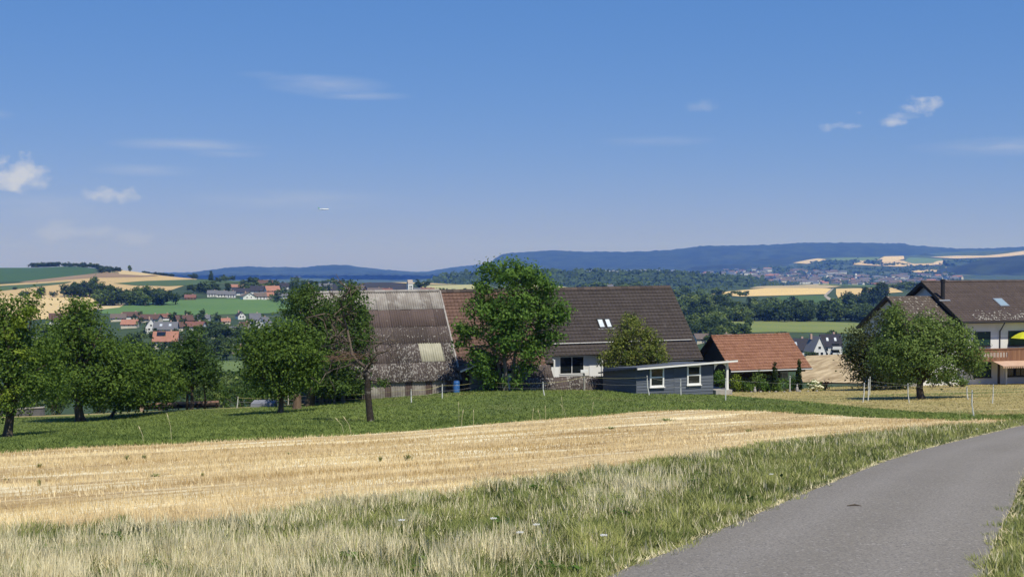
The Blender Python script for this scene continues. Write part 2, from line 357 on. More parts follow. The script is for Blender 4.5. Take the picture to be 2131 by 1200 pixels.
# road: a lane curving to the right; left and right edges
roadL = [(-3.3,-12),(-2.0,-2),(-1.15,4),(.15,8.6),(.98,10.7),(2.25,13.3),(3.9,17.1),(5.5,20.6),(7.5,25),(10.2,30.3),(13.7,36.4),(18.2,44),(24,51),(33,59),(46,66)]
roadR = [(-.4,-12),(.85,-2),(1.9,4),(3.2,8.6),(4.1,10.7),(4.95,12.6),(6.6,16.2),(8.6,20.8),(10.9,25.2),(13.9,30.1),(17.6,35.3),(22.0,40.8),(27.5,46.5),(36,54),(48,61)]
def resample(pl, n):
    P_ = np.array(pl, float); d = np.r_[0, np.cumsum(np.hypot(*np.diff(P_, axis=0).T))]; t = np.linspace(0, d[-1], n)
    xs = np.interp(t, d, P_[:, 0]); ys = np.interp(t, d, P_[:, 1])
    for k in range(6): xs[1:-1] = (xs[:-2]+2*xs[1:-1]+xs[2:])/4; ys[1:-1] = (ys[:-2]+2*ys[1:-1]+ys[2:])/4
    return np.stack([xs, ys], 1)
RL = resample(roadL, 160); RR = resample(roadR, 160)
def roadz(x, y): return np.where(y > 1.6, zat(x, y), -1.6-.1*np.maximum(y, -2))
V = []
for k in range(160):
    for j in range(25):
        t = j/24; p = RL[k]*(1-t)+RR[k]*t; V.append((p[0], p[1], float(roadz(p[0], p[1]))+.035+.03*(1-(2*t-1)**2)))
I = np.arange(160*25).reshape(160, 25); Fq = np.stack([I[:-1, :-1], I[:-1, 1:], I[1:, 1:], I[1:, :-1]], -1).reshape(-1, 4)
jj = np.tile((np.arange(24)+.5)/24, 159); ii = np.repeat(np.arange(159), 24); rt = .30*np.exp(-((jj-.27)/.10)**2)+.30*np.exp(-((jj-.73)/.10)**2)+.10*np.sin(ii*.31+3*np.sin(ii*.07))*np.sin(jj*9)+.10
sset(link('road', nmesh('road', V, Fq, M_asph, tint=np.clip(rt, 0, 1), smooth=True)), 'narrow grey asphalt lane curving to the right', kind='structure')

# ------------------------------------------------------------------ far fields draped on the valley
def field(name, poly, Dr, c1, c2=None, label=None, stripes=None, off=.25, step=8, kx=None):
    """poly: (px,py) outline; Dr: distance range in which the outline lies on the ground"""
    px0 = min(p[0] for p in poly); px1 = max(p[0] for p in poly)
    cc = sorted(set([px0+.01, px1-.01]+[c for c in np.arange(-600, 2700, step) if px0 < c < px1]))
    V = []; nr = 7
    for c in cc:
        ys = []
        for (a, b) in zip(poly, poly[1:]+poly[:1]):
            if (a[0]-c)*(b[0]-c) <= 0 and a[0] != b[0]: ys.append(a[1]+(b[1]-a[1])*(c-a[0])/(b[0]-a[0]))
        y0, y1 = max(ys), min(ys)
        D0 = Dat(c, y0, *Dr); D1 = max(Dat(c, y1, *Dr), D0+.5)
        D = np.linspace(D0, D1, nr); x = (c-CX)/F*D; V.append(np.stack([x, D, zat(x, D)+.12+off*.22*(D/1000)], 1))
    V = np.concatenate(V); n = len(cc); I = np.arange(n*nr).reshape(n, nr)
    Fq = np.stack([I[:-1, :-1], I[1:, :-1], I[1:, 1:], I[:-1, 1:]], -1).reshape(-1, 4)
    key = ('field', c1, c2, stripes)
    if key not in MATS:
        cb = c2 or tuple(x*.86 for x in c1)
        MATS[key] = mat('field_surface', c1, cb, *( (stripes[0],) if stripes else (.02,)), **({'stretch': (1, .06, 1), 'rot': stripes[1]} if stripes else {}))
    o = link(name, nmesh(name, V, Fq, MATS[key], smooth=True)); return sset(o, label, kind='structure')
GREEN = (.07,.15,.035); GR2 = (.10,.17,.04); GOLD = (.50,.36,.16); PALE = (.58,.46,.25); BROWN = (.22,.15,.09); OLIVE=(.17,.19,.06); DK=(.04,.075,.02)
fl = [
 ('green_field', [(-90,560),(0,557),(60,553),(150,553),(202,560),(190,572),(120,580),(40,587),(-90,592)], (1350,2050), (.038,.085,.026), (.045,.098,.03), 'dark green crop field on the left hill'),
 ('golden_field', [(-90,598),(60,588),(180,573),(240,562),(330,570),(410,581),(395,590),(350,606),(250,618),(100,618),(-90,618)], (950,1950), GOLD, (.44,.32,.15), 'pale golden grain slope on the left hill'),
 ('brown_field', [(40,587),(120,578),(200,569),(260,567),(330,575),(290,577),(200,578),(120,584),(60,589)], (1200,1950), BROWN, (.27,.19,.11), 'narrow brown ploughed strip on the left hill', .9),
 ('green_field', [(-90,612),(0,606),(70,598),(140,590),(150,586),(60,592),(-90,600)], (1100,1800), (.07,.115,.04), None, 'green strip below the brown field', .9),
 ('green_field', [(235,590),(300,585),(400,582),(490,585),(510,588),(430,592),(350,596),(280,594)], (1150,1750), (.065,.11,.035), None, 'green wedge in the golden slope', .9),
 ('golden_field', [(240,562),(300,566),(330,572),(300,574),(245,571)], (1400,1950), (.56,.43,.22), None, 'pale stubble patch at the hill crest', 1.3),
 ('golden_field', [(-90,660),(-90,618),(60,616),(210,616),(215,640),(120,662),(40,668)], (800,1100), (.60,.46,.23), (.54,.40,.19), 'golden grain field behind the orchard', .5),
 ('green_field', [(205,652),(230,635),(320,628),(420,622),(520,622),(620,628),(640,640),(560,652),(400,656),(280,656)], (860,1160), (.085,.165,.045), (.10,.18,.05), 'bright green meadow below the white houses', .5),
 ('golden_field', [(205,645),(205,634),(262,632),(250,640)], (860,1160), PALE, None, 'pale strip beside the bright meadow', .9),
 ('dark_field', [(650,600),(720,587),(760,583),(840,590),(872,601),(800,606),(700,606)], (1150,1750), (.03,.03,.028), (.045,.04,.035), 'dark netted field behind the village', .9),
 ('golden_field', [(770,585),(840,583),(880,587),(1000,588),(1000,592),(880,592),(845,590)], (1250,2100), (.62,.48,.25), None, 'golden strip at the skyline behind the barn', 1.2),
 ('pale_field', [(872,594),(1010,592),(1010,603),(880,602)], (1200,2100), (.42,.38,.20), (.34,.34,.15), 'pale field behind the barn roof', .7),
 ('pale_field', [(1120,588),(1200,592),(1218,597),(1130,601),(1100,600)], (1200,2000), (.52,.46,.22), (.30,.33,.12), 'striped field behind the walnut tree', 1.0),
 ('green_field', [(1490,694),(1500,668),(1560,665),(1700,669),(1800,673),(1870,676),(1870,697),(1700,692),(1600,691)], (640,1150), (.20,.22,.06), (.16,.20,.05), 'light green pasture in front of the wood', .5, (.02, R(60))),
 ('golden_field', [(1478,612),(1520,606),(1600,599),(1700,599),(1730,601),(1722,612),(1620,615),(1540,617)], (1150,2350), (.68,.50,.22), (.62,.45,.19), 'wide golden grain field in the valley', .5),
 ('pale_field', [(1560,600),(1600,591),(1680,590),(1752,596),(1720,600),(1640,599)], (1700,2400), (.42,.34,.20), None, 'pale brown field beyond the golden one', .8),
 ('golden_field', [(1740,612),(1740,601),(1860,599),(1880,608),(1820,612),(1750,630)], (1150,2350), (.62,.45,.20), None, 'golden field right of the track', .8),
 ('green_field', [(1600,632),(1620,616),(1720,614),(1735,632),(1700,636)], (1050,1700), (.065,.12,.03), None, 'green field between the golden field and the wood', .5),
 ('farm_track', [(1714,616),(1731,600),(1736,600),(1722,616)], (1050,2350), (.34,.31,.26), None, 'upper stretch of the pale farm track', 1.6),
 ('farm_track', [(1714,616),(1722,616),(1746,634),(1734,634),(1716,618)], (1050,1700), (.34,.31,.26), None, 'lower stretch of the pale farm track', 1.6),
 ('green_field', [(1690,590),(1820,592),(1900,594),(1900,599),(1800,599),(1720,597)], (2000,3300), (.08,.13,.04), None, 'green strip before the town', .8),
 ('mown_stubble_field', [(1672,797),(1664,775),(1674,737),(1700,735),(1770,737),(1900,742),(1900,799),(1780,799)], (109,235), (.58,.45,.26), (.30,.21,.10), 'striped brown stubble slope behind the garden', .2, (1.0, R(-20))),
 ('green_field', [(455,805),(450,752),(505,752),(510,800)], (220,560), (.12,.17,.05), None, 'light green clearing between the orchard trees', .3),
 ('golden_field', [(1650,548),(1664,540),(1700,538),(1720,541),(1700,546),(1680,550)], (6400,9000), (.60,.48,.26), None, 'golden field on the far slope', 2),
 ('green_field', [(1720,546),(1730,538),(1830,536),(1826,545),(1760,548)], (6400,9000), (.12,.18,.06), None, 'green field on the far slope', 2),
 ('golden_field', [(1775,552),(1778,544),(1860,543),(1960,546),(1960,552),(1870,556)], (6200,9000), (.55,.42,.22), None, 'second golden field on the far slope', 2.4),
 ('golden_field', [(1822,546),(1838,535),(1880,534),(1882,540),(1860,546)], (6400,9000), (.62,.48,.26), None, 'third golden field on the far slope', 2.9),
 ('green_field', [(1882,545),(1890,537),(1960,540),(1962,548),(1900,550)], (6400,9000), (.11,.18,.06), None, 'green slope right of the golden fields', 3.2),
 ('golden_field', [(1890,566),(1930,560),(1970,556),(1985,560),(1960,566),(1910,568)], (5600,8400), (.58,.44,.22), None, 'golden field above the town', 2),
 ('golden_field', [(1935,536),(1990,533),(2050,533),(2090,529),(2131,523),(2131,531),(2080,536),(1990,539)], (6600,9000), (.58,.46,.28), None, 'golden ridge field at the far right', 2.2),
 ('golden_field', [(1940,552),(1946,545),(1965,544),(1965,553)], (6200,8400), (.58,.46,.28), None, 'small golden patch on the far slope', 3.4),
 ('green_field', [(1380,568),(1400,560),(1425,553),(1490,552),(1440,556),(1425,566),(1395,570)], (6300,9800), (.20,.24,.10), None, 'pale clearing at the foot of the blue hill', 2.5),
]
for f_ in fl:
    nm, poly, Dr, c1, c2, lab = f_[:6]; off = f_[6] if len(f_) > 6 else .3; st = f_[7] if len(f_) > 7 else None
    field(nm, poly, Dr, c1, c2, lab, st, off*1.0)
# ------------------------------------------------------------------ hills
M_forest = mat('far_forest', (.006,.012,.006), (.024,.038,.015), .007, c3=(.035,.05,.022), s3=.0022, t3=(.60,.66), lo=.42, hi=.58, bump=0)
def hill(name, ridge, D0, D1, zbase, label, seed, bump=18, step=6, nr=26, tip=.55, m=None):
    rr_ = np.random.RandomState(seed); px0, px1 = ridge[0][0], ridge[-1][0]; cc = np.arange(px0, px1+.1, step)
    top = np.interp(cc, [p[0] for p in ridge], [p[1] for p in ridge]); Dt = D0+(D1-D0)*tip
    ph = rr_.rand(8, 3)*6.28; V = []
    for c, t_ in zip(cc, top):
        zt = ZP(Dt, t_)
        for j in range(nr):
            jt = int(tip*(nr-1)); s = tip*j/jt if j <= jt else tip+(1-tip)*(j-jt)/(nr-1-jt); D = D0+(D1-D0)*s
            e = (s/tip) if s < tip else (1-s)/(1-tip); e = e*e*(3-2*e)*.6+e*.4
            x = (c-CX)/F*D; z = zbase + (zt-zbase)*e
            nzv = sum(math.sin(x*.0011*(1.7**k)+ph[k,0]+2.1*math.sin(D*.0009*(1.7**k)+ph[k,1]))*(.62**k) for k in range(8))
            z += nzv*bump*.6*min(1, e*1.6)*(1-.85*max(0, (e-.6)/.4)) + rr_.randn()*bump*.08
            V.append((x, D, z))
    n = len(cc); I = np.arange(n*nr).reshape(n, nr); Fq = np.stack([I[:-1, :-1], I[1:, :-1], I[1:, 1:], I[:-1, 1:]], -1).reshape(-1, 4)
    o = link(name, nmesh(name, V, Fq, m or M_forest, smooth=False)); return sset(o, label, kind='structure')
hill('distant_hill', [(-900,566),(-300,572),(200,586),(330,588),(380,580),(400,572),(430,566),(470,558),(520,555),(560,557),(600,556),(625,558),(660,553),(690,551),(725,551),(760,558),(800,563),(850,570),(880,576),(940,590)], 9800, 13000, -110, 'blue forested hill left of the barn', 1, 30)
hill('wooded_hill', [(330,590),(380,584),(420,577),(455,572),(490,576),(530,571),(575,573),(610,569),(650,574),(700,570),(745,575),(790,573),(830,579),(860,576),(900,582),(960,588)], 8300, 9600, -90, 'dark blue wooded foot hill behind the upper village', 15, 34)
hill('distant_hill', [(840,578),(870,571),(900,564),(940,556),(990,551),(1060,548),(1150,552),(1240,570)], 10500, 14000, -110, 'low blue ridge behind the walnut tree', 2, 25)
hill('distant_hill', [(1000,560),(1040,530),(1062,525),(1150,521),(1220,524),(1320,523),(1400,519),(1460,512),(1540,511),(1610,509),(1660,506),(1760,505),(1880,507),(1900,511),(2000,518),(2060,516),(2131,512),(2300,505),(2700,500),(3400,520)], 9300, 13500, -60, 'long blue forested mountain on the right', 3, 34)
hill('wooded_hill', [(840,604),(870,596),(900,582),(930,572),(960,569),(1030,570),(1100,569),(1140,565),(1200,564),(1290,566),(1340,564),(1400,565),(1440,569),(1500,573),(1560,577),(1590,584),(1620,594),(1640,606)], 2700, 3700, -78, 'dark wooded ridge behind the barn roof', 4, 7, step=4, nr=30, m=mat('near_forest', (.012,.026,.010), (.028,.05,.018), .03, c3=(.04,.065,.022), s3=.05, t3=(.55,.65)))
hill('wooded_hill', [(1950,562),(2000,552),(2040,541),(2090,536),(2131,532),(2400,520),(2800,515)], 5600, 6900, -85, 'blue wooded slope at the far right', 5, 14)
hill('wooded_hill', [(1890,552),(1900,535),(1925,527),(1950,532),(1990,548)], 8400, 9300, -30, 'small blue wooded knoll on the far slope', 6, 8)
hill('wooded_hill', [(1400,582),(1425,562),(1450,554),(1500,551),(1570,550),(1640,551),(1660,560)], 7900, 8900, -60, 'blue wooded foot slope above the town', 7, 10)
hill('wooded_hill', [(1540,544),(1600,538),(1700,533),(1790,532),(1850,534),(1880,545)], 8900, 9800, -20, 'dark wooded band over the far fields', 8, 8)
# ------------------------------------------------------------------ haze
mb = MB(); mb.hexa([(-24000,-400,-150),(24000,-400,-150),(24000,24000,-150),(-24000,24000,-150),(-24000,-400,330),(24000,-400,330),(24000,24000,330),(-24000,24000,330)])
hm = bpy.data.materials.new('haze'); hm.use_nodes = True; t = hm.node_tree; t.nodes.remove(t.nodes['Principled BSDF'])
pv = t.nodes.new('ShaderNodeVolumePrincipled'); pv.inputs['Color'].default_value = (.13,.31,1.0,1); pv.inputs['Density'].default_value = 8.2e-5
pv.inputs['Anisotropy'].default_value = .1; pv.inputs['Absorption Color'].default_value = (1, 1, 1, 1)
t.links.new(pv.outputs[0], t.nodes['Material Output'].inputs['Volume'])
hz = mb.build('haze', hm, kind='stuff'); hz['label'] = 'thin blue summer haze over the valley'; hz['category'] = 'haze'
#@@OBJECTS
# ------------------------------------------------------------------ vegetation tools
def rnd(seed): return np.random.RandomState(seed)
def leaf_quads(C, NV, size, rs, asp=.55, fold=.25):
    n = len(C); NV = NV/np.maximum(np.linalg.norm(NV, axis=1, keepdims=True), 1e-6)
    T = rs.randn(n, 3); T[:, 2] -= .35; T -= NV*(T*NV).sum(1, keepdims=True); T /= np.maximum(np.linalg.norm(T, axis=1, keepdims=True), 1e-6)
    B = np.cross(NV, T); s = (size*(.65+.7*rs.rand(n)))[:, None] if np.isscalar(size) else (size*(.65+.7*rs.rand(n)))[:, None]
    v0 = C - T*s*.5; v2 = C + T*s*.5 - NV*s*.12; v1 = C + B*s*asp*.5 + NV*s*fold*.3; v3 = C - B*s*asp*.5 + NV*s*fold*.3
    V = np.stack([v0, v1, v2, v3], 1).reshape(-1, 3)
    return V, np.arange(4*n).reshape(n, 4)
def crown_pts(blobs, ncl, per, clr, rs, shell=.42, flat=.75):
    b = np.array(blobs, float); wgt = b[:, 3]*b[:, 4]*b[:, 5]; wgt = (wgt**.75)/np.sum(wgt**.75)
    k = rs.choice(len(b), ncl, p=wgt); d = rs.randn(ncl, 3); d /= np.linalg.norm(d, axis=1, keepdims=True)
    r = rs.rand(ncl)**shell; cc = b[k, :3] + d*r[:, None]*b[k, 3:6]
    kk = np.repeat(np.arange(ncl), per); pos = cc[kk] + rs.randn(len(kk), 3)*clr*np.array([1, 1, flat])
    out = (pos - b[k[kk], :3])/b[k[kk], 3:6]
    nv = out/np.maximum(np.linalg.norm(out, axis=1, keepdims=True), .3)*.8 + rs.randn(len(kk), 3)*.65 + np.array([0, 0, .45])
    tint = np.clip(.02 + .62*(rs.rand(ncl)**1.2)[kk] + .42*rs.rand(len(kk))**1.5, 0, 1)
    return cc, pos, nv, tint
def crown_mesh(name, blobs, ncl, per, clr, leaf, m, seed, shell=.42, extra=None, asp=.55):
    rs = rnd(seed); cc, pos, nv, tint = crown_pts(blobs, ncl, per, clr, rs, shell)
    if extra is not None: pos = np.concatenate([pos, extra[0]]); nv = np.concatenate([nv, extra[1]]); tint = np.concatenate([tint, extra[2]])
    V, Fq = leaf_quads(pos, nv, leaf, rs, asp); return nmesh(name, V, Fq, m, tint=tint), cc
M_bark = mat('bark', (.055,.042,.03), (.11,.085,.06), 5, c3=(.17,.15,.12), s3=3, t3=(.6,.7), stretch=(1, 1, .25), bump=.8, bscale=12, rough=.95)
M_barkpale = mat('pale_bark', (.13,.11,.085), (.24,.21,.17), 6, c3=(.07,.055,.04), s3=5, t3=(.55,.65), stretch=(1, 1, .3), bump=.7, bscale=14, rough=.95)
LM = {'apple': leafmat('apple_leaves', (0.039,0.085,0.014), (0.178,0.270,0.048)), 'walnut': leafmat('walnut_leaves', (0.039,0.101,0.016), (0.184,0.305,0.060)),
      'pear': leafmat('pear_leaves', (0.060,0.112,0.023), (0.247,0.333,0.092)), 'yellow': leafmat('yellowing_leaves', (0.058,0.101,0.019), (0.310,0.333,0.081)),
      'lime': leafmat('light_leaves', (0.130,0.195,0.024), (0.299,0.380,0.057)), 'dark': leafmat('dark_leaves', (0.026,0.058,0.014), (0.103,0.178,0.040)),
      'ivy': leafmat('ivy_leaves', (0.031,0.068,0.014), (0.132,0.207,0.048)), 'far': leafmat('far_leaves', (0.049,0.088,0.024), (0.155,0.218,0.063), .2),
      'fardark': leafmat('far_dark_leaves', (0.026,0.049,0.017), (0.083,0.129,0.041), .2), 'farlight': leafmat('far_light_leaves', (0.078,0.124,0.030), (0.218,0.276,0.081), .2)}
def limbs(base, fork, r0, targets, rs, lean=(0, 0), n=7, twig=True):
    """a trunk and the limbs that carry the crown, as one mesh builder in world coordinates"""
    mb = MB(); base = Vector(base); fork = Vector(fork)
    mid = base.lerp(fork, .5)+Vector((rs.randn()*r0*.4, rs.randn()*r0*.4, 0))
    mb.tube([base-Vector((0, 0, .3)), base+Vector((0, 0, .05)), base.lerp(mid, .35), mid, fork], [r0*1.5, r0*1.3, r0*1.02, r0*.92, r0*.75], n+2, .5)
    for k, t in enumerate(targets):
        t = Vector(t); s = base.lerp(fork, .72+.28*rs.rand()); d = t-s
        m1 = s+d*.35+Vector((rs.randn()*.12, rs.randn()*.12, .18*d.length*rs.rand())); m2 = s+d*.7+Vector((rs.randn()*.15, rs.randn()*.15, .12*d.length*rs.rand()))
        rr = r0*(.28+.3*rs.rand())
        mb.tube([s, m1, m2, t], [rr, rr*.75, rr*.45, rr*.12], 5, .5)
        if twig:
            for q_ in range(2):
                e = m2+Vector((rs.randn()*.4, rs.randn()*.4, rs.rand()*.5))*max(.5, d.length*.35)*.7; mb.tube([m1.lerp(m2, rs.rand()), e], [rr*.4, rr*.08], 4, .5)
    return mb
def tree(name, label, cat, px, D, blobs, m, leaf, ncl, per, clr, r0=.16, forkh=1.3, seed=1, nlimb=14, group=None, bark=None, shell=.42, lean=(0, 0), asp=.55, extra=None, trunk2=None):
    """blobs: (px, py, depth offset, rx, ry, rz) in picture position and metres; turned into world positions at distance D"""
    g = G(px, D); t = thing(name, label, cat, g, group)
    bl = []
    for (bx, by, dd, rx, ry, rz) in blobs: p = P(bx, by, D+dd)-g; bl.append((p.x, p.y, p.z, rx, ry, rz))
    me, cc = crown_mesh('crown', bl, ncl, per, clr, leaf, m, seed, shell, asp=asp, extra=extra)
    rs = rnd(seed+99); fork = g+Vector((lean[0], lean[1], forkh))
    tg = [g+Vector(cc[i]) for i in rs.choice(len(cc), nlimb, replace=False)]
    mb = limbs(g, fork, r0, tg, rs)
    if trunk2: 
        for (ox, oy, tx, ty, tz, rr) in trunk2: mb.tube([g+Vector((ox, oy, -.2)), g+Vector((ox*.8+tx*.25, oy+ty*.3, tz*.4)), g+Vector((tx, ty, tz))], [rr*1.15, rr, rr*.4], 7)
    mb.build('trunk', bark or M_bark, t, smooth=True); link('crown', me, t); return t

# ------------------------------------------------------------------ building materials
M_white = mat('white_render', (.74,.74,.72), (.68,.68,.66), .8, rough=.9, bump=.1)
M_wtrim = mat('white_paint', (.78,.78,.76), rough=.5)
M_glass = mat('dark_glass', (.012,.016,.018), rough=.08, spec=.6)
M_darkwood = mat('dark_timber', (.028,.022,.018), (.05,.04,.032), 4, rough=.9, tintmix=(.07,.058,.045))
M_oldwood = mat('weathered_boards', (.20,.18,.155), (.31,.285,.25), 6, stretch=(.3, .3, 3), rough=.95, tintmix=(.13,.115,.10))
M_tiledark = mat('dark_brown_tiles', (.034,.027,.025), (.046,.037,.034), .8, rough=.8, tintmix=(.066,.054,.049), c3=(.085,.075,.066), s3=2.5, t3=(.62,.74))
M_tilered = mat('reddish_brown_tiles', (.095,.056,.042), (.125,.072,.052), .9, rough=.85, tintmix=(.165,.10,.075))
M_tileorange = mat('orange_clay_tiles', (.175,.078,.046), (.235,.11,.066), 1.3, rough=.85, tintmix=(.30,.155,.098), c3=(.16,.07,.045), s3=3.5, t3=(.56,.66))
M_tilehouse = mat('brown_house_tiles', (.048,.035,.031), (.066,.049,.043), .7, rough=.8, tintmix=(.092,.07,.062))
M_tilelichen = mat('lichened_tiles', (.055,.042,.034), (.08,.062,.05), .7, rough=.9, tintmix=(.13,.105,.085), c3=(.36,.34,.29), s3=4.2, t3=(.60,.64))
M_ridge = mat('ridge_mortar', (.16,.12,.10), (.24,.19,.16), 3)
M_metal = mat('zinc', (.33,.34,.35), rough=.45, metal=.6)
M_dkmetal = mat('dark_metal', (.03,.03,.032), rough=.5, metal=.3)
M_sheetpale = mat('pale_weathered_sheet', (.27,.245,.22), (.36,.34,.31), 1.5, c3=(.37,.35,.32), s3=1.6, t3=(.5,.66), rough=.95, tintmix=(.21,.185,.165))
M_sheetbrown = mat('brown_sheet', (.105,.078,.07), (.14,.105,.095), 1.2, c3=(.45,.43,.40), s3=2.6, t3=(.67,.69), rough=.95, tintmix=(.08,.06,.055))
M_sheetlich = mat('lichen_spotted_sheet', (.075,.06,.055), (.10,.082,.075), 1.2, c3=(.29,.275,.255), s3=5.5, t3=(.535,.58), stretch=(1.6,1,.6), rough=.95, tintmix=(.055,.045,.04))
M_sheetlich2 = mat('lightly_spotted_sheet', (.085,.068,.062), (.115,.092,.085), 1.2, c3=(.42,.40,.37), s3=5.5, t3=(.62,.65), stretch=(1.6,1,.6), rough=.95, tintmix=(.065,.052,.047))
M_sheettrans = mat('yellowed_plastic_sheet', (.33,.32,.24), (.40,.385,.30), 2, rough=.5)
M_plank = mat('slate_blue_boards', (.105,.122,.155), (.125,.142,.175), 2, stretch=(.3, .3, 4), rough=.7, tintmix=(.085,.10,.128), bump=.15)
M_felt = mat('roofing_felt', (.07,.066,.062), (.12,.112,.105), 3, c3=(.22,.20,.18), s3=6, t3=(.60,.70), rough=1, spec=.05)
M_shutter = mat('dark_green_blind', (.008,.035,.032), (.012,.045,.04), 2, rough=.5)
M_balc = mat('balcony_wood', (.24,.125,.070), (.31,.17,.10), 4, stretch=(1, 1, .2), rough=.75, tintmix=(.19,.095,.055))
M_conc = mat('concrete', (.30,.28,.26), (.38,.36,.33), 2, bump=.2)
class Slope:
    def __init__(s, fr, z0, sl, tilt=0.0):
        s.fr = fr; s.z0 = z0; s.s = sl; s.t = tilt; s.n = (Vector((0, 0, 1)) - fr.v*sl - fr.u*tilt).normalized()
    def z(s, a, b): return s.z0+s.s*b+s.t*a
    def p(s, a, b, n): return s.fr.p(a, b, s.z(a, b))+s.n*n
def tiles(sl, a0, a1, b0, b1, tw, ch, m, parent, seed, th=.035, cut=None, name='roof_tiles', bfun=None):
    """courses of overlapping tiles on a slope; ch is measured along the slope; cut(a,b) leaves a hole"""
    rs = rnd(seed); cb = ch/math.sqrt(1+sl.s**2); nb = int(math.ceil((b1-b0)/cb)); na = int(round((a1-a0)/tw)); tw = (a1-a0)/na
    V = []; Q = []; T = []
    for j in range(nb):
        bb = b0+j*cb; be = min(bb+cb*1.04, b1+.02); ct = rs.rand()*.25
        for i in range(na):
            aa = a0+i*tw
            if cut and cut(aa+tw/2, bb+cb/2): continue
            g = tw*.012; l0 = th+rs.rand()*.006; l1 = .004; sag = rs.randn()*.003
            pts = [sl.p(aa+g, bb, 0), sl.p(aa+tw-g, bb, 0), sl.p(aa+g, bb, l0), sl.p(aa+tw*.5, bb, l0+.007), sl.p(aa+tw-g, bb, l0+sag),
                   sl.p(aa+g, be, l1), sl.p(aa+tw*.5, be, l1+.007), sl.p(aa+tw-g, be, l1+sag)]
            k = len(V); V += [tuple(p) for p in pts]
            Q += [(k, k+1, k+4, k+2), (k+2, k+3, k+6, k+5), (k+3, k+4, k+7, k+6)]; T += [min(1, max(0, ct+rs.rand()*.42))]*3
    V = np.array(V)-np.array(wloc(parent)); o = link(name, nmesh(name, V, np.array(Q), m, tint=T), parent); return sset(o, kind='stuff')
def window(fr, b, px0, px1, z0, z1, parent, fm=None, pm=None, bars_h=0, bars_v=0, fw=.07, name='window', sill=True, a0=None, a1=None, proud=.04):
    """framed window standing just proud of the wall whose outer face lies at local b"""
    fm = fm or M_wtrim; pm = pm or M_glass
    if a0 is None: a0 = fr.a_at(px0, b); a1 = fr.a_at(px1, b)
    mb = MB(); B0, B1 = b-proud, b-.003
    mb.fbox(fr, a0, a0+fw, B0, B1, z0, z1); mb.fbox(fr, a1-fw, a1, B0, B1, z0, z1)
    mb.fbox(fr, a0+fw, a1-fw, B0, B1, z0, z0+fw); mb.fbox(fr, a0+fw, a1-fw, B0, B1, z1-fw, z1)
    for k in range(bars_h): z = z0+(z1-z0)*(k+1)/(bars_h+1); mb.fbox(fr, a0+fw, a1-fw, B0+.005, B1, z-fw*.4, z+fw*.4)
    for k in range(bars_v): a = a0+(a1-a0)*(k+1)/(bars_v+1); mb.fbox(fr, a-fw*.35, a+fw*.35, B0+.008, B1, z0+fw, z1-fw)
    w_ = mb.build(name, fm, parent)
    MB().fbox(fr, a0+fw*.9, a1-fw*.9, b-.016, b-.006, z0+fw*.9, z1-fw*.9).build('pane', pm, w_)
    if sill: MB().fbox(fr, a0-.05, a1+.05, b-proud-.07, b-.002, z0-.06, z0-.002).build('sill', fm, w_)
    return w_
def zpix(fr, a, b, py):   # height of picture row py at local point (a, b)
    q_ = fr.p(a, b, 0); return ratios(CX+F*q_.x/q_.y, py)[1]*q_.y

# ================================================================== the long farmhouse with its tiled roof
E = P(1462, 745, 95); FB = Frame((E.x, E.y, 0), 15); WB = 6.48
SB = Slope(FB, E.z, .824, .0125)
aL = FB.a_at(915, WB); aM = FB.a_at(1140, -.45)     # left end of the tiles; border of the two tile colours
farm = thing('farmhouse', 'long farmhouse with dark brown tiled roof, paired skylights and loggia behind the grey shed', 'farmhouse', FB.p(0, 0, E.z-4.5))
zb = E.z-4.6
mb = MB(); mb.fbox(FB, aM+.05, -.55, 1.75, 2*WB-.45, zb, E.z+.1); mb.fbox(FB, FB.a_at(1256, .4), -.55, .45, 1.75, zb, E.z+.1)
zr = SB.z(0, WB)-.25
mb.add([FB.p(-.55,.45,E.z+.1), FB.p(-.55,2*WB-.45,E.z+.1), FB.p(-.55,WB,zr), FB.p(-.75,.45,E.z+.1), FB.p(-.75,2*WB-.45,E.z+.1), FB.p(-.75,WB,zr)], [(0,1,2),(5,4,3),(0,2,5,3),(1,4,5,2)])
mb.build('wall', M_white, farm)
lgA0 = FB.a_at(1150, .3); lgA1 = FB.a_at(1253, .3)
cutD = lambda a, b: (lgA0 < a < lgA1 and b < .72)
mb = MB()
for (x0, x1, b0) in ((aL, aM, -.5), (aM, lgA0, .05), (lgA1, 0, 0), (lgA0, lgA1, .72)):
    mb.fbox(SB, x0, x1, b0, WB, -.14, -.012)
SB2 = Slope(Frame(FB.p(0, 2*WB, 0), 195), E.z, .824, -.0125)
mb.fbox(SB2, 0, -aL, 0, WB, -.14, .0)
mb.build('roof_deck', M_darkwood, farm)
tiles(SB, aM, -.0, 0.0, WB, .30, .385, M_tiledark, farm, 1, cut=cutD, th=.06)
tiles(SB, aL, aM, -.5, WB, .30, .385, M_tilered, farm, 2, th=.055)
mb = MB()
for k in range(36):
    a = aL+(0-aL)*k/36; mb.fbox(SB, a, a+(-aL)/36*.97, WB-.16, WB+.10, .02, .09, t=random.Random(k).random())
mb.build('ridge_tiles', mat('ridge_tiles', (.045,.035,.03), tintmix=(.085,.065,.055)), farm, kind='stuff')
mb = MB(); mb.fbox(SB, -.06, .04, 0, WB, -.16, .03); mb.build('barge_board', M_darkwood, farm)
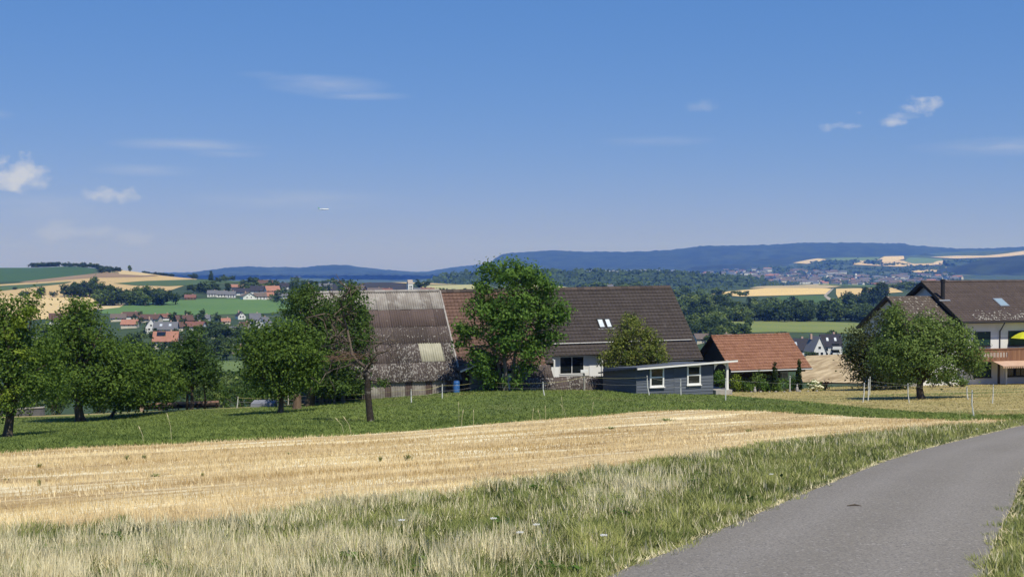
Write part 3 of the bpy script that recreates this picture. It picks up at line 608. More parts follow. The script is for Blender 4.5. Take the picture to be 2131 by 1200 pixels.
# skylights
for x0, x1 in ((1244, 1257.5), (1259.5, 1272)):
    bS = .1
    best = min(np.linspace(.5, 6, 120), key=lambda b: abs(pix(SB.p(FB.a_at(1258, b), b, .05))[1]-673)); a0 = FB.a_at(x0, best); a1 = FB.a_at(x1, best)
    mb = MB(); h = .42; f_ = .07
    mb.fbox(SB, a0, a0+f_, best-h, best+h, .0, .12); mb.fbox(SB, a1-f_, a1, best-h, best+h, 0, .12)
    mb.fbox(SB, a0+f_, a1-f_, best-h, best-h+f_, 0, .12); mb.fbox(SB, a0+f_, a1-f_, best+h-f_, best+h, 0, .12)
    sk = mb.build('skylight', M_dkmetal, farm); MB().fbox(SB, a0+f_, a1-f_, best-h+f_, best+h-f_, .05, .075).build('pane', mat('skylight_blind', (.62,.66,.68), (.5,.56,.58), 5, rough=.15), sk)
    MB().fbox(SB, a0-.1, a1+.1, best-h-.14, best-h-.01, .03, .05).build('flashing', M_metal, sk)
# snow guard rail
def b_at(sl, px, py, lo=-2, hi=7):
    return min(np.linspace(lo, hi, 400), key=lambda b: abs(pix(sl.p(sl.fr.a_at(px, b), b, .05))[1]-py))
bg_ = b_at(SB, 1300, 713); mb = MB(); a0 = FB.a_at(1135, bg_)
mb.bar(SB.p(a0, bg_, .16), SB.p(-.3, bg_, .16), .03); mb.bar(SB.p(a0, bg_, .09), SB.p(-.3, bg_, .09), .02)
for k in range(14): a = a0+(-.3-a0)*k/13; mb.bar(SB.p(a, bg_, .0), SB.p(a, bg_, .19), .022)
mb.build('snow_guard', M_metal, farm)
mb = MB(); mb.bar(SB.p(lgA1, -.06, -.05), SB.p(.02, -.06, -.05), .07); mb.build('gutter', M_dkmetal, farm); mb = MB(); mb.bar(SB.p(aL+2, -.58, -.05), SB.p(aM, -.58, -.05), .06); mb.build('gutter', M_dkmetal, farm)
# loggia
zl0 = zpix(FB, lgA0, .3, 785); zl1 = zpix(FB, lgA0, .9, 737)
lg = MB(); lg.fbox(FB, lgA0, lgA0+.12, .0, 1.6, zl0, zl1-.35, i=0); lg.fbox(FB, lgA1-.12, lgA1, .0, 1.6, zl0, zl1-.35); lg.fbox(FB, lgA0+.12, lgA1-.12, 1.5, 1.62, zl0, zl1+.5)
lg = lg.build('loggia_wall', M_white, farm)
MB().fbox(FB, lgA0-.1, lgA1+.1, -.05, 1.5, zl0-.12, zl0-.003).build('loggia_floor', M_dkmetal, farm)
a0, a1 = FB.a_at(1164, 1.12), FB.a_at(1216, 1.12); zz0 = zpix(FB, a0, 1.12, 779); zz1 = zpix(FB, a0, 1.12, 741)
MB().fbox(FB, lgA0+.12, lgA1-.12, 1.12, 1.2, zl0, zl1+.25).build('loggia_front', M_white, farm)
window(FB, 1.12, 1164, 1216, zz0, zz1, farm, bars_v=1, fw=.07, sill=False)
MB().fbox(FB, FB.a_at(1226, .1), FB.a_at(1250, .1), .02, .10, zl0, zl0+.85).build('parapet_panel', M_wtrim, farm)
MB().fbox(FB, FB.a_at(1147, .1), FB.a_at(1163, .1), .02, .10, zl0, zl0+.8).build('parapet_panel', M_wtrim, farm)
MB().fbox(FB, lgA0+.15, lgA1-.1, .62, .80, zl1-.10, zl1+.02).build('lintel', M_darkwood, farm)
# dark glossy strip roof and sheet cladding under the loggia
mb = MB(); SL = Slope(Frame(FB.p(0, -.9, 0), 15), zl0-.55, .45)
mb.fbox(SL, FB.a_at(1140, -.9), FB.a_at(1255, -.9), 0, .95, 0, .05); mb.build('strip_roof', mat('solar_strip', (.02,.024,.035), rough=.25, spec=.6), farm)
for k in range(12):
    a = FB.a_at(1140, -.9)+(FB.a_at(1255, -.9)-FB.a_at(1140, -.9))*(k+.5)/12; MB().fbox(SL, a-.015, a+.015, 0, .95, .052, .075).build('seam', M_metal, farm)
def corr(fr_slope, a0, a1, b0, b1, m, parent, name='roof_sheet', amp=.028, pitch=.177, lift=0, seed=0, nb=2):
    """one corrugated sheet"""
    n = max(6, int((a1-a0)/pitch*4)); V = []; rs = rnd(seed); w0 = rs.randn()*.008; w1 = rs.randn()*.008
    for j in range(nb):
        b = b0+(b1-b0)*j/(nb-1)
        for i in range(n+1):
            a = a0+(a1-a0)*i/n; V.append(tuple(fr_slope.p(a, b, lift+amp*math.sin(a/pitch*2*math.pi)+(w0 if j else w1)+(.03 if j == 0 else 0))))
    for i in range(n+1):
        a = a0+(a1-a0)*i/n; V.append(tuple(fr_slope.p(a, b0, lift+amp*math.sin(a/pitch*2*math.pi)+w1+.012)))
    V = np.array(V)-np.array(wloc(parent)); k = n+1
    I = np.arange(nb*k).reshape(nb, k); Q = np.stack([I[:-1, :-1], I[:-1, 1:], I[1:, 1:], I[1:, :-1]], -1).reshape(-1, 4)
    Q2 = np.array([(nb*k+i, nb*k+i+1, i+1, i) for i in range(n)]); Q = np.concatenate([Q, Q2])
    return link(name, nmesh(name, V, Q, m, tint=np.full(len(Q), rs.rand())), parent)
# sheet-clad lean-to along the foot of the reddish roof
wc0, wc1 = FB.a_at(1068, -1.4), FB.a_at(1256, -1.4)
SC = Slope(Frame(FB.p(0, -2.3, 0), 15), zpix(FB, wc0, -2.3, 806), 1.0)
for i in range(7):
    x0 = wc0+(wc1-wc0)*i/7; x1 = wc0+(wc1-wc0)*(i+1)/7
    corr(SC, x0, x1, -.3, .62, M_sheetlich if (i*7 % 3) else M_sheetlich2, farm, 'wall_sheet', seed=i)
    if x0 < FB.a_at(1140, -1.4): corr(SC, x0, x1, .60, 1.45, M_sheetpale if i == 0 else M_sheetlich2, farm, 'wall_sheet', seed=20+i)
MB().fbox(FB, wc0+.1, wc1-.1, -2.1, -.2, zb, zpix(FB, wc0, -2.3, 806)-.05).build('leanto_wall', M_oldwood, farm)

# ================================================================== the corrugated barn on the left
aS0 = FB.a_at(640, WB); aS1 = aL-.03
barn = thing('barn', 'old barn with weathered corrugated sheet roof spotted with lichen and two yellowed plastic sheets', 'barn', FB.p((aS0+aS1)/2, 3, -12))
bE = -1.55; rowsb = [b_at(SB, 905, y_, -3, 7) for y_ in (791, 751, 712, 677, 642)]+[WB+.02]; bE = rowsb[0]
ncl_ = 12; sw = (aS1-aS0)/ncl_
for r_ in range(5):
    for i in range(ncl_):
        m = (M_sheetlich, M_sheetlich if i > 6 else M_sheetlich2, M_sheetlich2 if i > 4 else M_sheetbrown, M_sheetbrown, M_sheetpale)[r_]
        
        if r_ == 1 and i in (9, 10): m = M_sheettrans
        corr(SB, aS0+i*sw, aS0+(i+1)*sw+.03, rowsb[r_]-.06, rowsb[r_+1]+.02, m, barn, seed=r_*20+i, lift=.06+.012*(i % 2), amp=.045)
mb = MB(); mb.fbox(SB, aS0+.05, aS1-.05, bE+.1, WB, -.12, -.005); mb.fbox(SB2, -aS1+.05, -aS0-.05, 0, WB, -.12, .02); mb.build('roof_deck', M_darkwood, barn)
mb = MB()
for k in range(12): mb.tube([SB.p(aS0+k*sw, WB, .10), SB.p(aS0+(k+.98)*sw, WB, .10)], [.13, .13], 8, .3*(k % 3))
mb.build('ridge_cap', M_sheetpale, barn)
mb = MB(); mb.fbox(SB, aS1-.02, aS1+.10, bE, WB, -.02, .12); mb.build('verge_strip', M_sheetpale, barn)
zg_ = -12.2
SWl = Slope(Frame(FB.p(0, bE-.17, 0), 15), zg_, 14.0)
zt_ = SB.z(-25, bE+.22)
nW = 14; ww = (aS1-.1-(aS0+3.2))/nW
for i in range(nW):
    x0 = aS0+3.2+i*ww; hgt = (SB.z(x0, bE+.10)-.05-zg_)/14
    corr(SWl, x0, x0+ww+.02, 0, hgt, M_sheetpale if i % 3 else M_sheetbrown, barn, 'wall_sheet', seed=i+60, amp=.03)
for x in (aS0+.15, aS0+1.6, aS0+3.1): MB().fbox(FB, x, x+.18, bE+.22, bE+.36, zg_, SB.z(x, bE+.22)-.12).build('post', M_oldwood, barn)
mb = MB(); mb.fbox(FB, aS1-.14, aS1+.02, bE+.35, bE+.22, zg_, SB.z(aS1, bE+.4)-.05); mb.build('post', M_oldwood, barn); mb = MB(); mb.fbox(FB, FB.a_at(837, bE+.4), FB.a_at(840.5, bE+.4), bE+.3, bE+.42, zg_, SB.z(-24, bE+.4)-.1)
mb.build('post', M_oldwood, barn)
mb = MB(); mb.fbox(FB, aS0+.2, aS1-.05, 5.9, 6.05, zg_, SB.z(aS0, 5)-.3); mb.fbox(FB, aS0+.05, aS0+.2, 1.0, 12.3, zg_, SB.z(aS0, .6)-.2); mb.fbox(FB, aS1-.3, aS1-.12, bE+.7, 12, zg_, SB.z(aS1, bE+.6)-.2)
mb.fbox(FB, aS0+.2, aS1-.3, 12.2, 12.35, zg_, E.z)
mb.build('wall', M_darkwood, barn)

# ------------------------------------------------------------------ board shed in front of the farmhouse
FS = Frame(P(966, 812, 88.2).xy.to_3d(), 12); L_ = FS.a_at(1046, 0)
sh = thing('board_shed', 'small weathered board shed with dark roof left of the walnut trunks', 'shed', G(1000, 89))
z0 = -11.0; zl = zpix(FS, 0, 0, 769); zm = zpix(FS, L_*.62, 0, 749); zr_ = zpix(FS, L_, 0, 762)
mb = MB(); mb.add([FS.p(0,.05,z0), FS.p(L_,.05,z0), FS.p(L_,.05,zr_-.1), FS.p(L_*.62,.05,zm-.1), FS.p(0,.05,zl-.1), FS.p(0,2,z0), FS.p(L_,2,z0), FS.p(L_,2,zr_-.1), FS.p(L_*.62,2,zm-.1), FS.p(0,2,zl-.1)],
    [(0,1,2,3,4),(9,8,7,6,5),(0,4,9,5),(1,6,7,2),(2,7,8,3),(3,8,9,4)]); mb.build('wall', M_darkwood, sh)  # dark timber also stands in for the tree's shade on the front
nbd = 11
for k in range(nbd):
    c0 = zpix(FS, 1, 0, 815)+(zpix(FS, 1, 0, 772)-zpix(FS, 1, 0, 815))*k/nbd; c1 = c0+(zpix(FS, 1, 0, 772)-zpix(FS, 1, 0, 815))/nbd*.93
    MB().fbox(FS, FS.a_at(977, 0), FS.a_at(1010, 0), -.02, .045, c0, c1, t=(k*37 % 10)/10).build('board', M_oldwood, sh)  # weathered boards cover only the sunlit stretch, its brightness put into their colour
mb = MB()
for (xa, za, xb, zb_) in ((-.35, zl-.12, L_*.62, zm), (L_*.62, zm, L_+.3, zr_-.1)):
    mb.add([FS.p(xa,-.35,za),FS.p(xb,-.35,zb_),FS.p(xb,2.3,zb_),FS.p(xa,2.3,za),FS.p(xa,-.35,za+.1),FS.p(xb,-.35,zb_+.1),FS.p(xb,2.3,zb_+.1),FS.p(xa,2.3,za+.1)], [(3,2,1,0),(4,5,6,7),(0,1,5,4),(1,2,6,5),(2,3,7,6),(3,0,4,7)])
mb.build('roof', M_darkwood, sh)
MB().beam(FS.p(-.35,-.40,zl-.10), FS.p(L_*.62,-.40,zm+.02), .06, .12).build('fascia', M_wtrim, sh)
# blue barrel
g = P(950, 812, 87.0); br = thing('barrel', 'blue plastic rain barrel at the foot of the corrugated wall', 'barrel', g)
mb = MB(); zs = [0,.05,.28,.30,.62,.64,.86,.90]; rsd = [.20,.215,.225,.235,.235,.225,.215,.19]
mb.tube([g+Vector((0,0,z-.25)) for z in zs], rsd, 18); mb.build('body', mat('blue_plastic', (.045,.15,.42), rough=.4), br, smooth=False)
MB().tube([g+Vector((0,0,.655)), g+Vector((0,0,.69))], [.205,.20], 18).build('lid', mat('blue_lid', (.03,.11,.33), rough=.4), br)

# ================================================================== grey garden shed
g0 = P(1325, 821, 84); FG = Frame((g0.x, g0.y, 0), 20); LG = FG.a_at(1485, 0)
gs = thing('garden_shed', 'slate blue board shed with two white framed windows and flat felt roof', 'shed', FG.p(LG/2, 1, g0.z))
zB = g0.z-.5
zTL = zpix(FG, 0, 0, 764); zTR = zpix(FG, LG, 0, 753)
def aback(px, lo=1, hi=9): return min(np.linspace(lo, hi, 200), key=lambda b: abs(pix(FG.p(0, b, zB))[0]-px))
WG = aback(1255)
core = MB(); core.hexa([FG.p(.04,.04,zB),FG.p(LG-.04,.04,zB),FG.p(LG-.04,WG,zB),FG.p(.04,WG,zB),FG.p(.04,.04,zTL),FG.p(LG-.04,.04,zTR),FG.p(LG-.04,WG,zTR-.4),FG.p(.04,WG,zTL-.5)]); core.build('wall', M_plank, gs)
npl = 10; aseam = FG.a_at(1404, 0)
M_plank2 = M_plank
for k in range(npl):
    for (x0, x1) in ((0, aseam-.01), (aseam+.01, LG)):
        f0, f1 = k/npl, (k+.94)/npl
        def zt(a, f): return zB+.35+(zTL+(zTR-zTL)*a/LG-.02-zB-.35)*f
        MB().hexa([FG.p(x0,-.02,zt(x0,f0)),FG.p(x1,-.02,zt(x1,f0)),FG.p(x1,.038,zt(x1,f0)),FG.p(x0,.038,zt(x0,f0)),FG.p(x0,.005,zt(x0,f1)),FG.p(x1,.005,zt(x1,f1)),FG.p(x1,.038,zt(x1,f1)),FG.p(x0,.038,zt(x0,f1))], t=((k*7+int(x0)*3) % 10)/10).build('plank', M_plank, gs)
    f0, f1 = k/npl, (k+.93)/npl
    def zs_(b, f): return zB+.35+(zTL-.5*b/WG-.02-zB-.35)*f
    MB().hexa([FG.p(-.02,0,zs_(0,f0)),FG.p(.038,0,zs_(0,f0)),FG.p(.038,WG,zs_(WG,f0)),FG.p(-.02,WG,zs_(WG,f0)),FG.p(.005,0,zs_(0,f1)),FG.p(.038,0,zs_(0,f1)),FG.p(.038,WG,zs_(WG,f1)),FG.p(.005,WG,zs_(WG,f1))], t=(k*3 % 10)/10).build('plank', M_plank, gs)
MB().fbox(FG, aseam-.04, aseam+.04, -.028, .0, zB+.3, zTL+.1).build('seam_strip', M_plank, gs)
MB().fbox(FG, -.05, .0, -.04, .03, zB, zTL).build('corner_board', M_plank, gs)
for x0, x1, y0, y1 in ((1352.5, 1382, 805, 765), (1430, 1458.5, 800.5, 760)):
    a = FG.a_at(x0, 0); window(FG, -.02, x0, x1, zpix(FG, a, 0, y0), zpix(FG, a, 0, y1), gs, bars_h=1, fw=.11, proud=.06)
aR = FG.a_at(1536, -.5); zR = zpix(FG, aR, -.5, 751); zLf = zpix(FG, -.2, -.5, 768)
def roofc(a, b, d): return FG.p(a, b, zLf+(zR-zLf)*(a+.2)/(aR+.2)-.13*(b+.5)+d)
mb = MB(); mb.hexa([roofc(-.25,-.5,0),roofc(aR,-.5,0),roofc(aR,WG+.3,0),roofc(-.25,WG+.3,0),roofc(-.25,-.5,.10),roofc(aR,-.5,.10),roofc(aR,WG+.3,.10),roofc(-.25,WG+.3,.10)]); mb.build('roof', M_felt, gs)
mb = MB(); mb.hexa([roofc(-.2,-.53,-.05),roofc(aR,-.53,-.05),roofc(aR,-.502,-.05),roofc(-.2,-.502,-.05),roofc(-.2,-.53,.065),roofc(aR,-.53,.065),roofc(aR,-.502,.065),roofc(-.2,-.502,.065)]); mb.build('fascia', M_wtrim, gs)
ap = FG.a_at(1514, -.1)
MB().tube([FG.p(ap,-.1,zB), FG.p(ap,-.1,zB+.6), FG.p(ap,-.1,zB+1.3), FG.p(ap,-.1,zTR+.1)], [.13,.12,.10,.10], 12).build('porch_post', M_wtrim, gs)
mb = MB(); x0, x1 = LG+.02, ap; N_ = 10
for k in range(N_):
    t0, t1 = k/N_, (k+1)/N_; h = lambda t: .18+.42*(abs(2*t-1)**3)
    zt_a = zTR+.05; mb.hexa([FG.p(x0+(x1-x0)*t0,-.12,zt_a-h(t0)),FG.p(x0+(x1-x0)*t1,-.12,zt_a-h(t1)),FG.p(x0+(x1-x0)*t1,-.06,zt_a-h(t1)),FG.p(x0+(x1-x0)*t0,-.06,zt_a-h(t0)),FG.p(x0+(x1-x0)*t0,-.12,zt_a),FG.p(x0+(x1-x0)*t1,-.12,zt_a),FG.p(x0+(x1-x0)*t1,-.06,zt_a),FG.p(x0+(x1-x0)*t0,-.06,zt_a)])
mb.build('porch_arch', M_wtrim, gs)
MB().fbox(FG, LG+.05, ap+.3, -.3, 2.5, zB, zB+.62).build('porch_floor', M_conc, gs)

# ================================================================== garden barn with orange tiles
e = P(1521, 771, 92); FR_ = Frame((e.x, e.y, 0), 14); WR = 3.75
SR = Slope(FR_, e.z, .62, .012); LR_ = FR_.a_at(1690, 0)
gb = thing('tiled_carport', 'open dark timber outbuilding under an orange clay tiled roof behind garden plants', 'outbuilding', FR_.p(LR_/2, 2, e.z-2.6))
mb = MB(); mb.fbox(SR, 0, LR_, 0, WR, -.10, -.008); SR2 = Slope(Frame(FR_.p(LR_, 2*WR, 0), 194), e.z+.1, .62, 0); mb.fbox(SR2, 0, LR_, 0, WR, -.10, 0); mb.build('roof_deck', M_darkwood, gb)
tiles(SR, 0, LR_, 0, WR, .20, .37, M_tileorange, gb, 5, th=.06)
mb = MB()
for k in range(20): mb.tube([SR.p(LR_*k/20, WR, .03), SR.p(LR_*(k+.97)/20, WR, .03)], [.11, .09], 8, (k*7 % 10)/10)
mb.build('ridge_tiles', M_tileorange, gb, kind='stuff')
zf = e.z-2.7
mb = MB(); mb.fbox(FR_, .35, LR_-.9, 2*WR-.6, 2*WR-.5, zf, e.z); mb.add([FR_.p(.5,.3,zf),FR_.p(.5,2*WR-.3,zf),FR_.p(.5,2*WR-.3,e.z),FR_.p(.5,WR,e.z+.6*WR),FR_.p(.5,.3,e.z),FR_.p(.6,.3,zf),FR_.p(.6,2*WR-.3,zf),FR_.p(.6,2*WR-.3,e.z),FR_.p(.6,WR,e.z+.6*WR),FR_.p(.6,.3,e.z)],
  [(4,3,2,1,0),(5,6,7,8,9),(0,1,6,5),(1,2,7,6),(2,3,8,7),(3,4,9,8),(4,0,5,9)])
mb.fbox(FR_, .6, LR_-1.9, 2.2, 2.3, zf, e.z+.3); mb.build('wall', M_darkwood, gb)
for a in (LR_*.32, LR_*.62, LR_-1.0): MB().fbox(FR_, a, a+.16, .45, .61, zf, e.z+.2).build('post', M_darkwood, gb)
mb = MB(); mb.fbox(FR_, .3, LR_-.3, .42, .6, e.z-.22, e.z-.02); mb.build('beam', M_darkwood, gb)
mb = MB(); mb.tube([SR.p(-.02,-.07,-.05), SR.p(LR_+.05,-.07,-.05)], [.06,.06], 8); mb.build('gutter', M_metal, gb)
mb = MB(); mb.bar(SR.p(LR_*.16,-.07,-.1), SR.p(LR_*.15,.1,-.42), .035); mb.bar(SR.p(LR_*.15,.1,-.42), SR.p(LR_*.05,.5,-.75), .035); mb.build('downpipe', M_metal, gb)
window(FR_, 2.2, 1618, 1641, e.z-1.25, e.z-.4, gb, fm=M_wtrim, pm=mat('painted_window_light', (.55,.52,.40), (.25,.30,.22), 2), bars_v=1, sill=False)  # light seen in the window, put into the pane's beige colour

# ================================================================== the white house on the right
e = P(2002, 669, 98); FH = Frame((e.x, e.y, 0), 15); WH = 5.6
SH = Slope(FH, e.z, .55, .002); LH = 17
hs = thing('chalet_house', 'white house with brown tiled roof, wooden balcony and black flue pipe behind the pear tree', 'house', FH.p(3, 3, e.z-5))
zf = -10.3; bw = .75
mb = MB(); mb.fbox(FH, .55, LH-.5, bw, 2*WH-bw, zf, e.z+.16)
mb.add([FH.p(.55,bw,e.z+.16), FH.p(.55,2*WH-bw,e.z+.16), FH.p(.55,WH,SH.z(0,WH)-.2), FH.p(.8,bw,e.z+.16), FH.p(.8,2*WH-bw,e.z+.16), FH.p(.8,WH,SH.z(0,WH)-.2)], [(0,2,1),(3,4,5),(0,3,5,2),(1,2,5,4)]); mb.build('wall', M_white, hs)
mb = MB(); mb.fbox(SH, 0, LH, 0, WH, -.16, -.01); SH2 = Slope(Frame(FH.p(LH, 2*WH, 0), 195), e.z, .55, -.002); mb.fbox(SH2, 0, LH, 0, WH, -.16, 0); mb.build('roof_deck', M_darkwood, hs)
tiles(SH, 0.02, LH, 0, WH, .30, .34, M_tilehouse, hs, 7)
mb = MB(); mb.fbox(SH, -.06, .02, -.05, WH+.02, -.22, .05); mb.fbox(SH2, LH-.02, LH+.06, -.05, WH+.02, -.22, .05); mb.build('barge_board', M_darkwood, hs)
mb = MB()
for k in range(50): mb.fbox(SH, LH*k/50, LH*(k+.97)/50, WH-.14, WH+.08, .02, .08, t=(k*7 % 10)/10)
mb.build('ridge_tiles', M_tilehouse, hs, kind='stuff')
mb = MB(); mb.tube([SH.p(0,-.07,-.06), SH.p(LH,-.07,-.06)], [.07,.07], 8); mb.build('gutter', M_dkmetal, hs)
a2 = FH.a_at(2093, -.07); a3 = FH.a_at(2081, bw)
mb = MB(); mb.tube([SH.p(a2,-.07,-.1), FH.p(a2-.05,.1,e.z-.35), FH.p(a3,bw-.07,e.z-.85), FH.p(a3,bw-.07,-7.05)], [.045]*4, 8); mb.build('downpipe', M_dkmetal, hs)
bs = b_at(SH, 2085, 629, 0, 5); a0, a1 = FH.a_at(2074, bs), FH.a_at(2093, bs)
mb = MB(); mb.fbox(SH, a0, a1, bs-.55, bs+.55, .0, .09); sk = mb.build('skylight', M_metal, hs); MB().fbox(SH, a0+.07, a1-.07, bs-.47, bs+.47, .092, .10).build('pane', mat('sky_reflection_glass', (.25,.33,.38), rough=.08, spec=.8), sk)  # blue reflection put into the pane's base colour
# lichen patches: rough crust on the lower tiles
rs = rnd(31); C_ = []
for k in range(420):
    b = abs(rs.randn())*.62+.1; a = 1.5+rs.rand()*(LH-2)
    C_.append(tuple(SH.p(a, b, .048)))
C_ = np.array(C_); V, Q = leaf_quads(C_, np.tile(np.array(SH.n), (len(C_), 1))+rs.randn(len(C_), 3)*.05, .17, rs, .45, .0); V -= np.array(wloc(hs))
sset(link('lichen', nmesh('lichen', V, Q, mat('lichen', (.34,.32,.28))), hs), kind='stuff')
bc = b_at(SH, 1966, 622, 0, 5); ac = FH.a_at(1963, bc); q0 = SH.p(ac, bc, -.1); q1 = Vector((q0.x, q0.y, zpix(FH, ac, bc, 584)))
MB().tube([q0, q1], [.17,.17], 14).build('flue_pipe', M_dkmetal, hs); MB().tube([q1-Vector((0,0,.12)), q1+Vector((0,0,.10)), q1+Vector((0,0,.14))], [.21,.21,.10], 14).build('flue_cap', M_dkmetal, hs)
MB().fbox(SH, ac-.5, ac+.5, bc-.3, bc-.12, .04, .075).build('flashing', M_metal, hs)
def hw(px0, px1, y0, y1, **k):
    a0 = FH.a_at(px0, bw); a1 = FH.a_at(px1, bw); return window(FH, bw, px0, px1, zpix(FH, a0, bw, y0), zpix(FH, a0, bw, y1), hs, **k)
hw(2027, 2062, 720, 690, fm=M_dkmetal, pm=M_shutter, fw=.06); hw(2099, 2140, 719, 688, fm=M_dkmetal, pm=M_shutter, fw=.06)
hw(2029, 2064, 785, 754, fm=M_dkmetal, pm=M_shutter, fw=.06); hw(2096, 2140, 783, 762, fm=M_dkmetal, pm=M_glass, bars_v=2, fw=.07)
zb0 = zpix(FH, 3, -.5, 750); zb1 = zpix(FH, 3, -.5, 725); A0 = FH.a_at(2012, -.55)
bal = MB(); bal.fbox(FH, A0, LH-1, -.6, bw-.01, zb0+.02, zb0+.16); bal = bal.build('balcony', M_balc, hs)
mb = MB(); nb_ = int((LH-1-A0)/.145)
for k in range(nb_):
    a = A0+k*.145; px_ = pix(FH.p(a, -.6, zb0))[0]; lo = zb0-.02
    if 2041 < px_ < 2100 and k % 2: mb.fbox(FH, a, a+.13, -.65, -.62, lo, lo+.30, t=(k*7 % 10)/10); mb.fbox(FH, a, a+.13, -.65, -.62, zb1-.30, zb1-.05, t=.2); mb.fbox(FH, a+.045, a+.085, -.65, -.62, lo+.30, zb1-.30, t=.2)
    else: mb.fbox(FH, a, a+.13, -.65, -.62, lo, zb1-.05, t=(k*7 % 10)/10)
for k in range(8): b = -.6+k*.16; mb.fbox(FH, A0-.04, A0-.01, b, b+.145, zb0-.02, zb1-.05, t=.3)
sset(mb.build('balcony_boards', M_balc, hs), kind='stuff')
mb = MB(); mb.fbox(FH, A0-.06, LH-1, -.70, -.55, zb1-.045, zb1+.03); mb.build('handrail', M_balc, bal)
for px_ in (2079, 2094, 2150): a = FH.a_at(px_, -.4); MB().fbox(FH, a, a+.14, -.45, -.31, zf, zb0+.015).build('balcony_post', M_white if px_ == 2094 else M_darkwood, hs)
aw = Slope(Frame(FH.p(0, -1.9, 0), 15), zpix(FH, 6, -1.9, 760), .22)
mb = MB(); mb.fbox(aw, FH.a_at(2089, -1.9), LH-2, 0, 1.6, 0, .03); awn = mb.build('awning', mat('awning_cloth', (.46,.30,.21), (.52,.36,.26), 2), hs)
mb = MB(); x = FH.a_at(2089, -1.9)
for k in range(30): mb.add([aw.p(x+k*.2,-.005,.02), aw.p(x+k*.2+.2,-.005,.02), aw.p(x+k*.2+.16,-.02,-.16), aw.p(x+k*.2+.04,-.02,-.16)], [(0,3,2,1)], t=k % 2)
mb.build('valance', MATS['awning_cloth'], awn)
# parasol on the balcony
q = FH.p(FH.a_at(2137, .1), .1, zb0+.16); ps = thing('parasol', 'bright yellow-green parasol open on the wooden balcony', 'parasol', q)
rp, h0, h1 = 1.25, zpix(FH, 6, .1, 703)-q.z, zpix(FH, 6, .1, 690)-q.z
for k in range(8):
    mb = MB(); vs = []
    for j in range(5):
        t = j/4; r = rp*t; zz = h1-(h1-h0)*t**2
        for s_ in (0, 1): an = 2*math.pi*(k+s_)/8; vs.append((q.x+r*math.cos(an), q.y+r*math.sin(an), q.z+zz))
    mb.add(vs, [(2*j, 2*j+1, 2*j+3, 2*j+2) for j in range(4)]); mb.build('canopy_panel', MATS.get('parasol_cloth') or mat('parasol_cloth', (.72,.76,.05), rough=.8, transl=.4), ps)
MB().bar(q, q+Vector((0,0,h1+.08)), .025).build('pole', M_wtrim, ps)
# wing with lichened roof and white gable
SW = Slope(Frame(FH.p(0, -.25, 0), 15), -5.55, .60); FW = SW.fr; WW = 4.55; aw0 = FW.a_at(1845, WW)
wg = thing('house_wing', 'lower white gabled wing with lichened dark tiles joined to the left of the house', 'house', FW.p(aw0/2, 2, -10.2))
mb = MB(); mb.fbox(SW, aw0, .45, 0, WW, -.14, -.01); SW2 = Slope(Frame(FW.p(.45, 2*WW, 0), 195), -5.55, .60); mb.fbox(SW2, 0, .45-aw0, 0, WW, -.14, 0); mb.build('roof_deck', M_darkwood, wg)
tiles(SW, aw0, .0, 0, WW, .28, .36, M_tilelichen, wg, 9)
zr_ = SW.z(0, WW)
mb = MB(); mb.add([FW.p(aw0+.35,.5,zf),FW.p(aw0+.35,2*WW-.5,zf),FW.p(aw0+.35,2*WW-.5,-5.45),FW.p(aw0+.35,WW,zr_-.2),FW.p(aw0+.35,.5,-5.45),FW.p(.5,.5,zf),FW.p(.5,2*WW-.5,zf),FW.p(.5,2*WW-.5,-5.45),FW.p(.5,WW,zr_-.2),FW.p(.5,.5,-5.45)],
  [(4,3,2,1,0),(5,6,7,8,9),(0,1,6,5),(1,2,7,6),(3,4,9,8),(4,0,5,9),(2,3,8,7)]); mb.build('wall', M_white, wg)
mb = MB(); mb.fbox(SW, aw0-.05, aw0+.03, -.05, WW+.02, -.2, .05); mb.fbox(SW2, .45-aw0-.03, .45-aw0+.05, -.05, WW+.02, -.2, .05); mb.build('barge_board', M_darkwood, wg)
FWL = Frame(FW.p(aw0+.35, 2*WW, 0), -75)
window(FWL, 0, 0, 0, -4.6, -3.9, wg, fm=M_dkmetal, a0=WW-.4, a1=WW+.35, sill=False)
for px_ in (1872,): 
    for k in range(6): MB().fbox(FW, FW.a_at(px_, -.6)+k*.14, FW.a_at(px_, -.6)+k*.14+.9, -1.2+.0, -.4, zf+.15*k, zf+.15*k+.15).build('step', M_conc, wg)
#@@NEXT
# ================================================================== orchard and garden trees
W = LM
tree('apple_tree', 'leaning apple tree with yellow-green shoots at the left edge of the meadow', 'tree', 12, 60,
     [(-5,690,0,1.6,1.5,1.2),(40,670,.5,1.1,1.2,.9),(60,640,1,.7,.8,.5),(-40,760,0,1.6,1.6,1.5),(35,760,0,1.5,1.5,1.3),(-10,650,0,.9,.9,.6),(80,715,1.5,.8,.9,.7),(92,800,2,1.1,1.2,1.0),(30,630,0,.4,.5,.5),(75,625,1,.35,.5,.5),(60,800,0,1.2,1.2,.8),(10,845,0,1.1,1.2,.4),(-80,700,1,1.5,1.5,1.5),(90,740,2,1.0,1.2,1.0)],
     W['apple'], .17, 541, 26, .28, r0=.22, forkh=1.7, seed=11, nlimb=16, lean=(.25, 0))
ltree = bpy.data.objects['apple_tree']; g_ = Vector(ltree.location)
bl_ = [(*(P(a, b, 60+c)-g_), x, y, z) for a, b, c, x, y, z in ((35,665,-.6,.5,.4,.35),(60,650,-.4,.35,.3,.3),(15,700,-1.0,.5,.3,.4),(50,745,-1.1,.55,.3,.45),(20,820,-1.0,.5,.3,.4),(5,845,-.9,.4,.3,.3))]
me_, _c = crown_mesh('young_shoots', bl_, 46, 20, .14, .16, W['lime'], 5); link('young_shoots', me_, ltree)
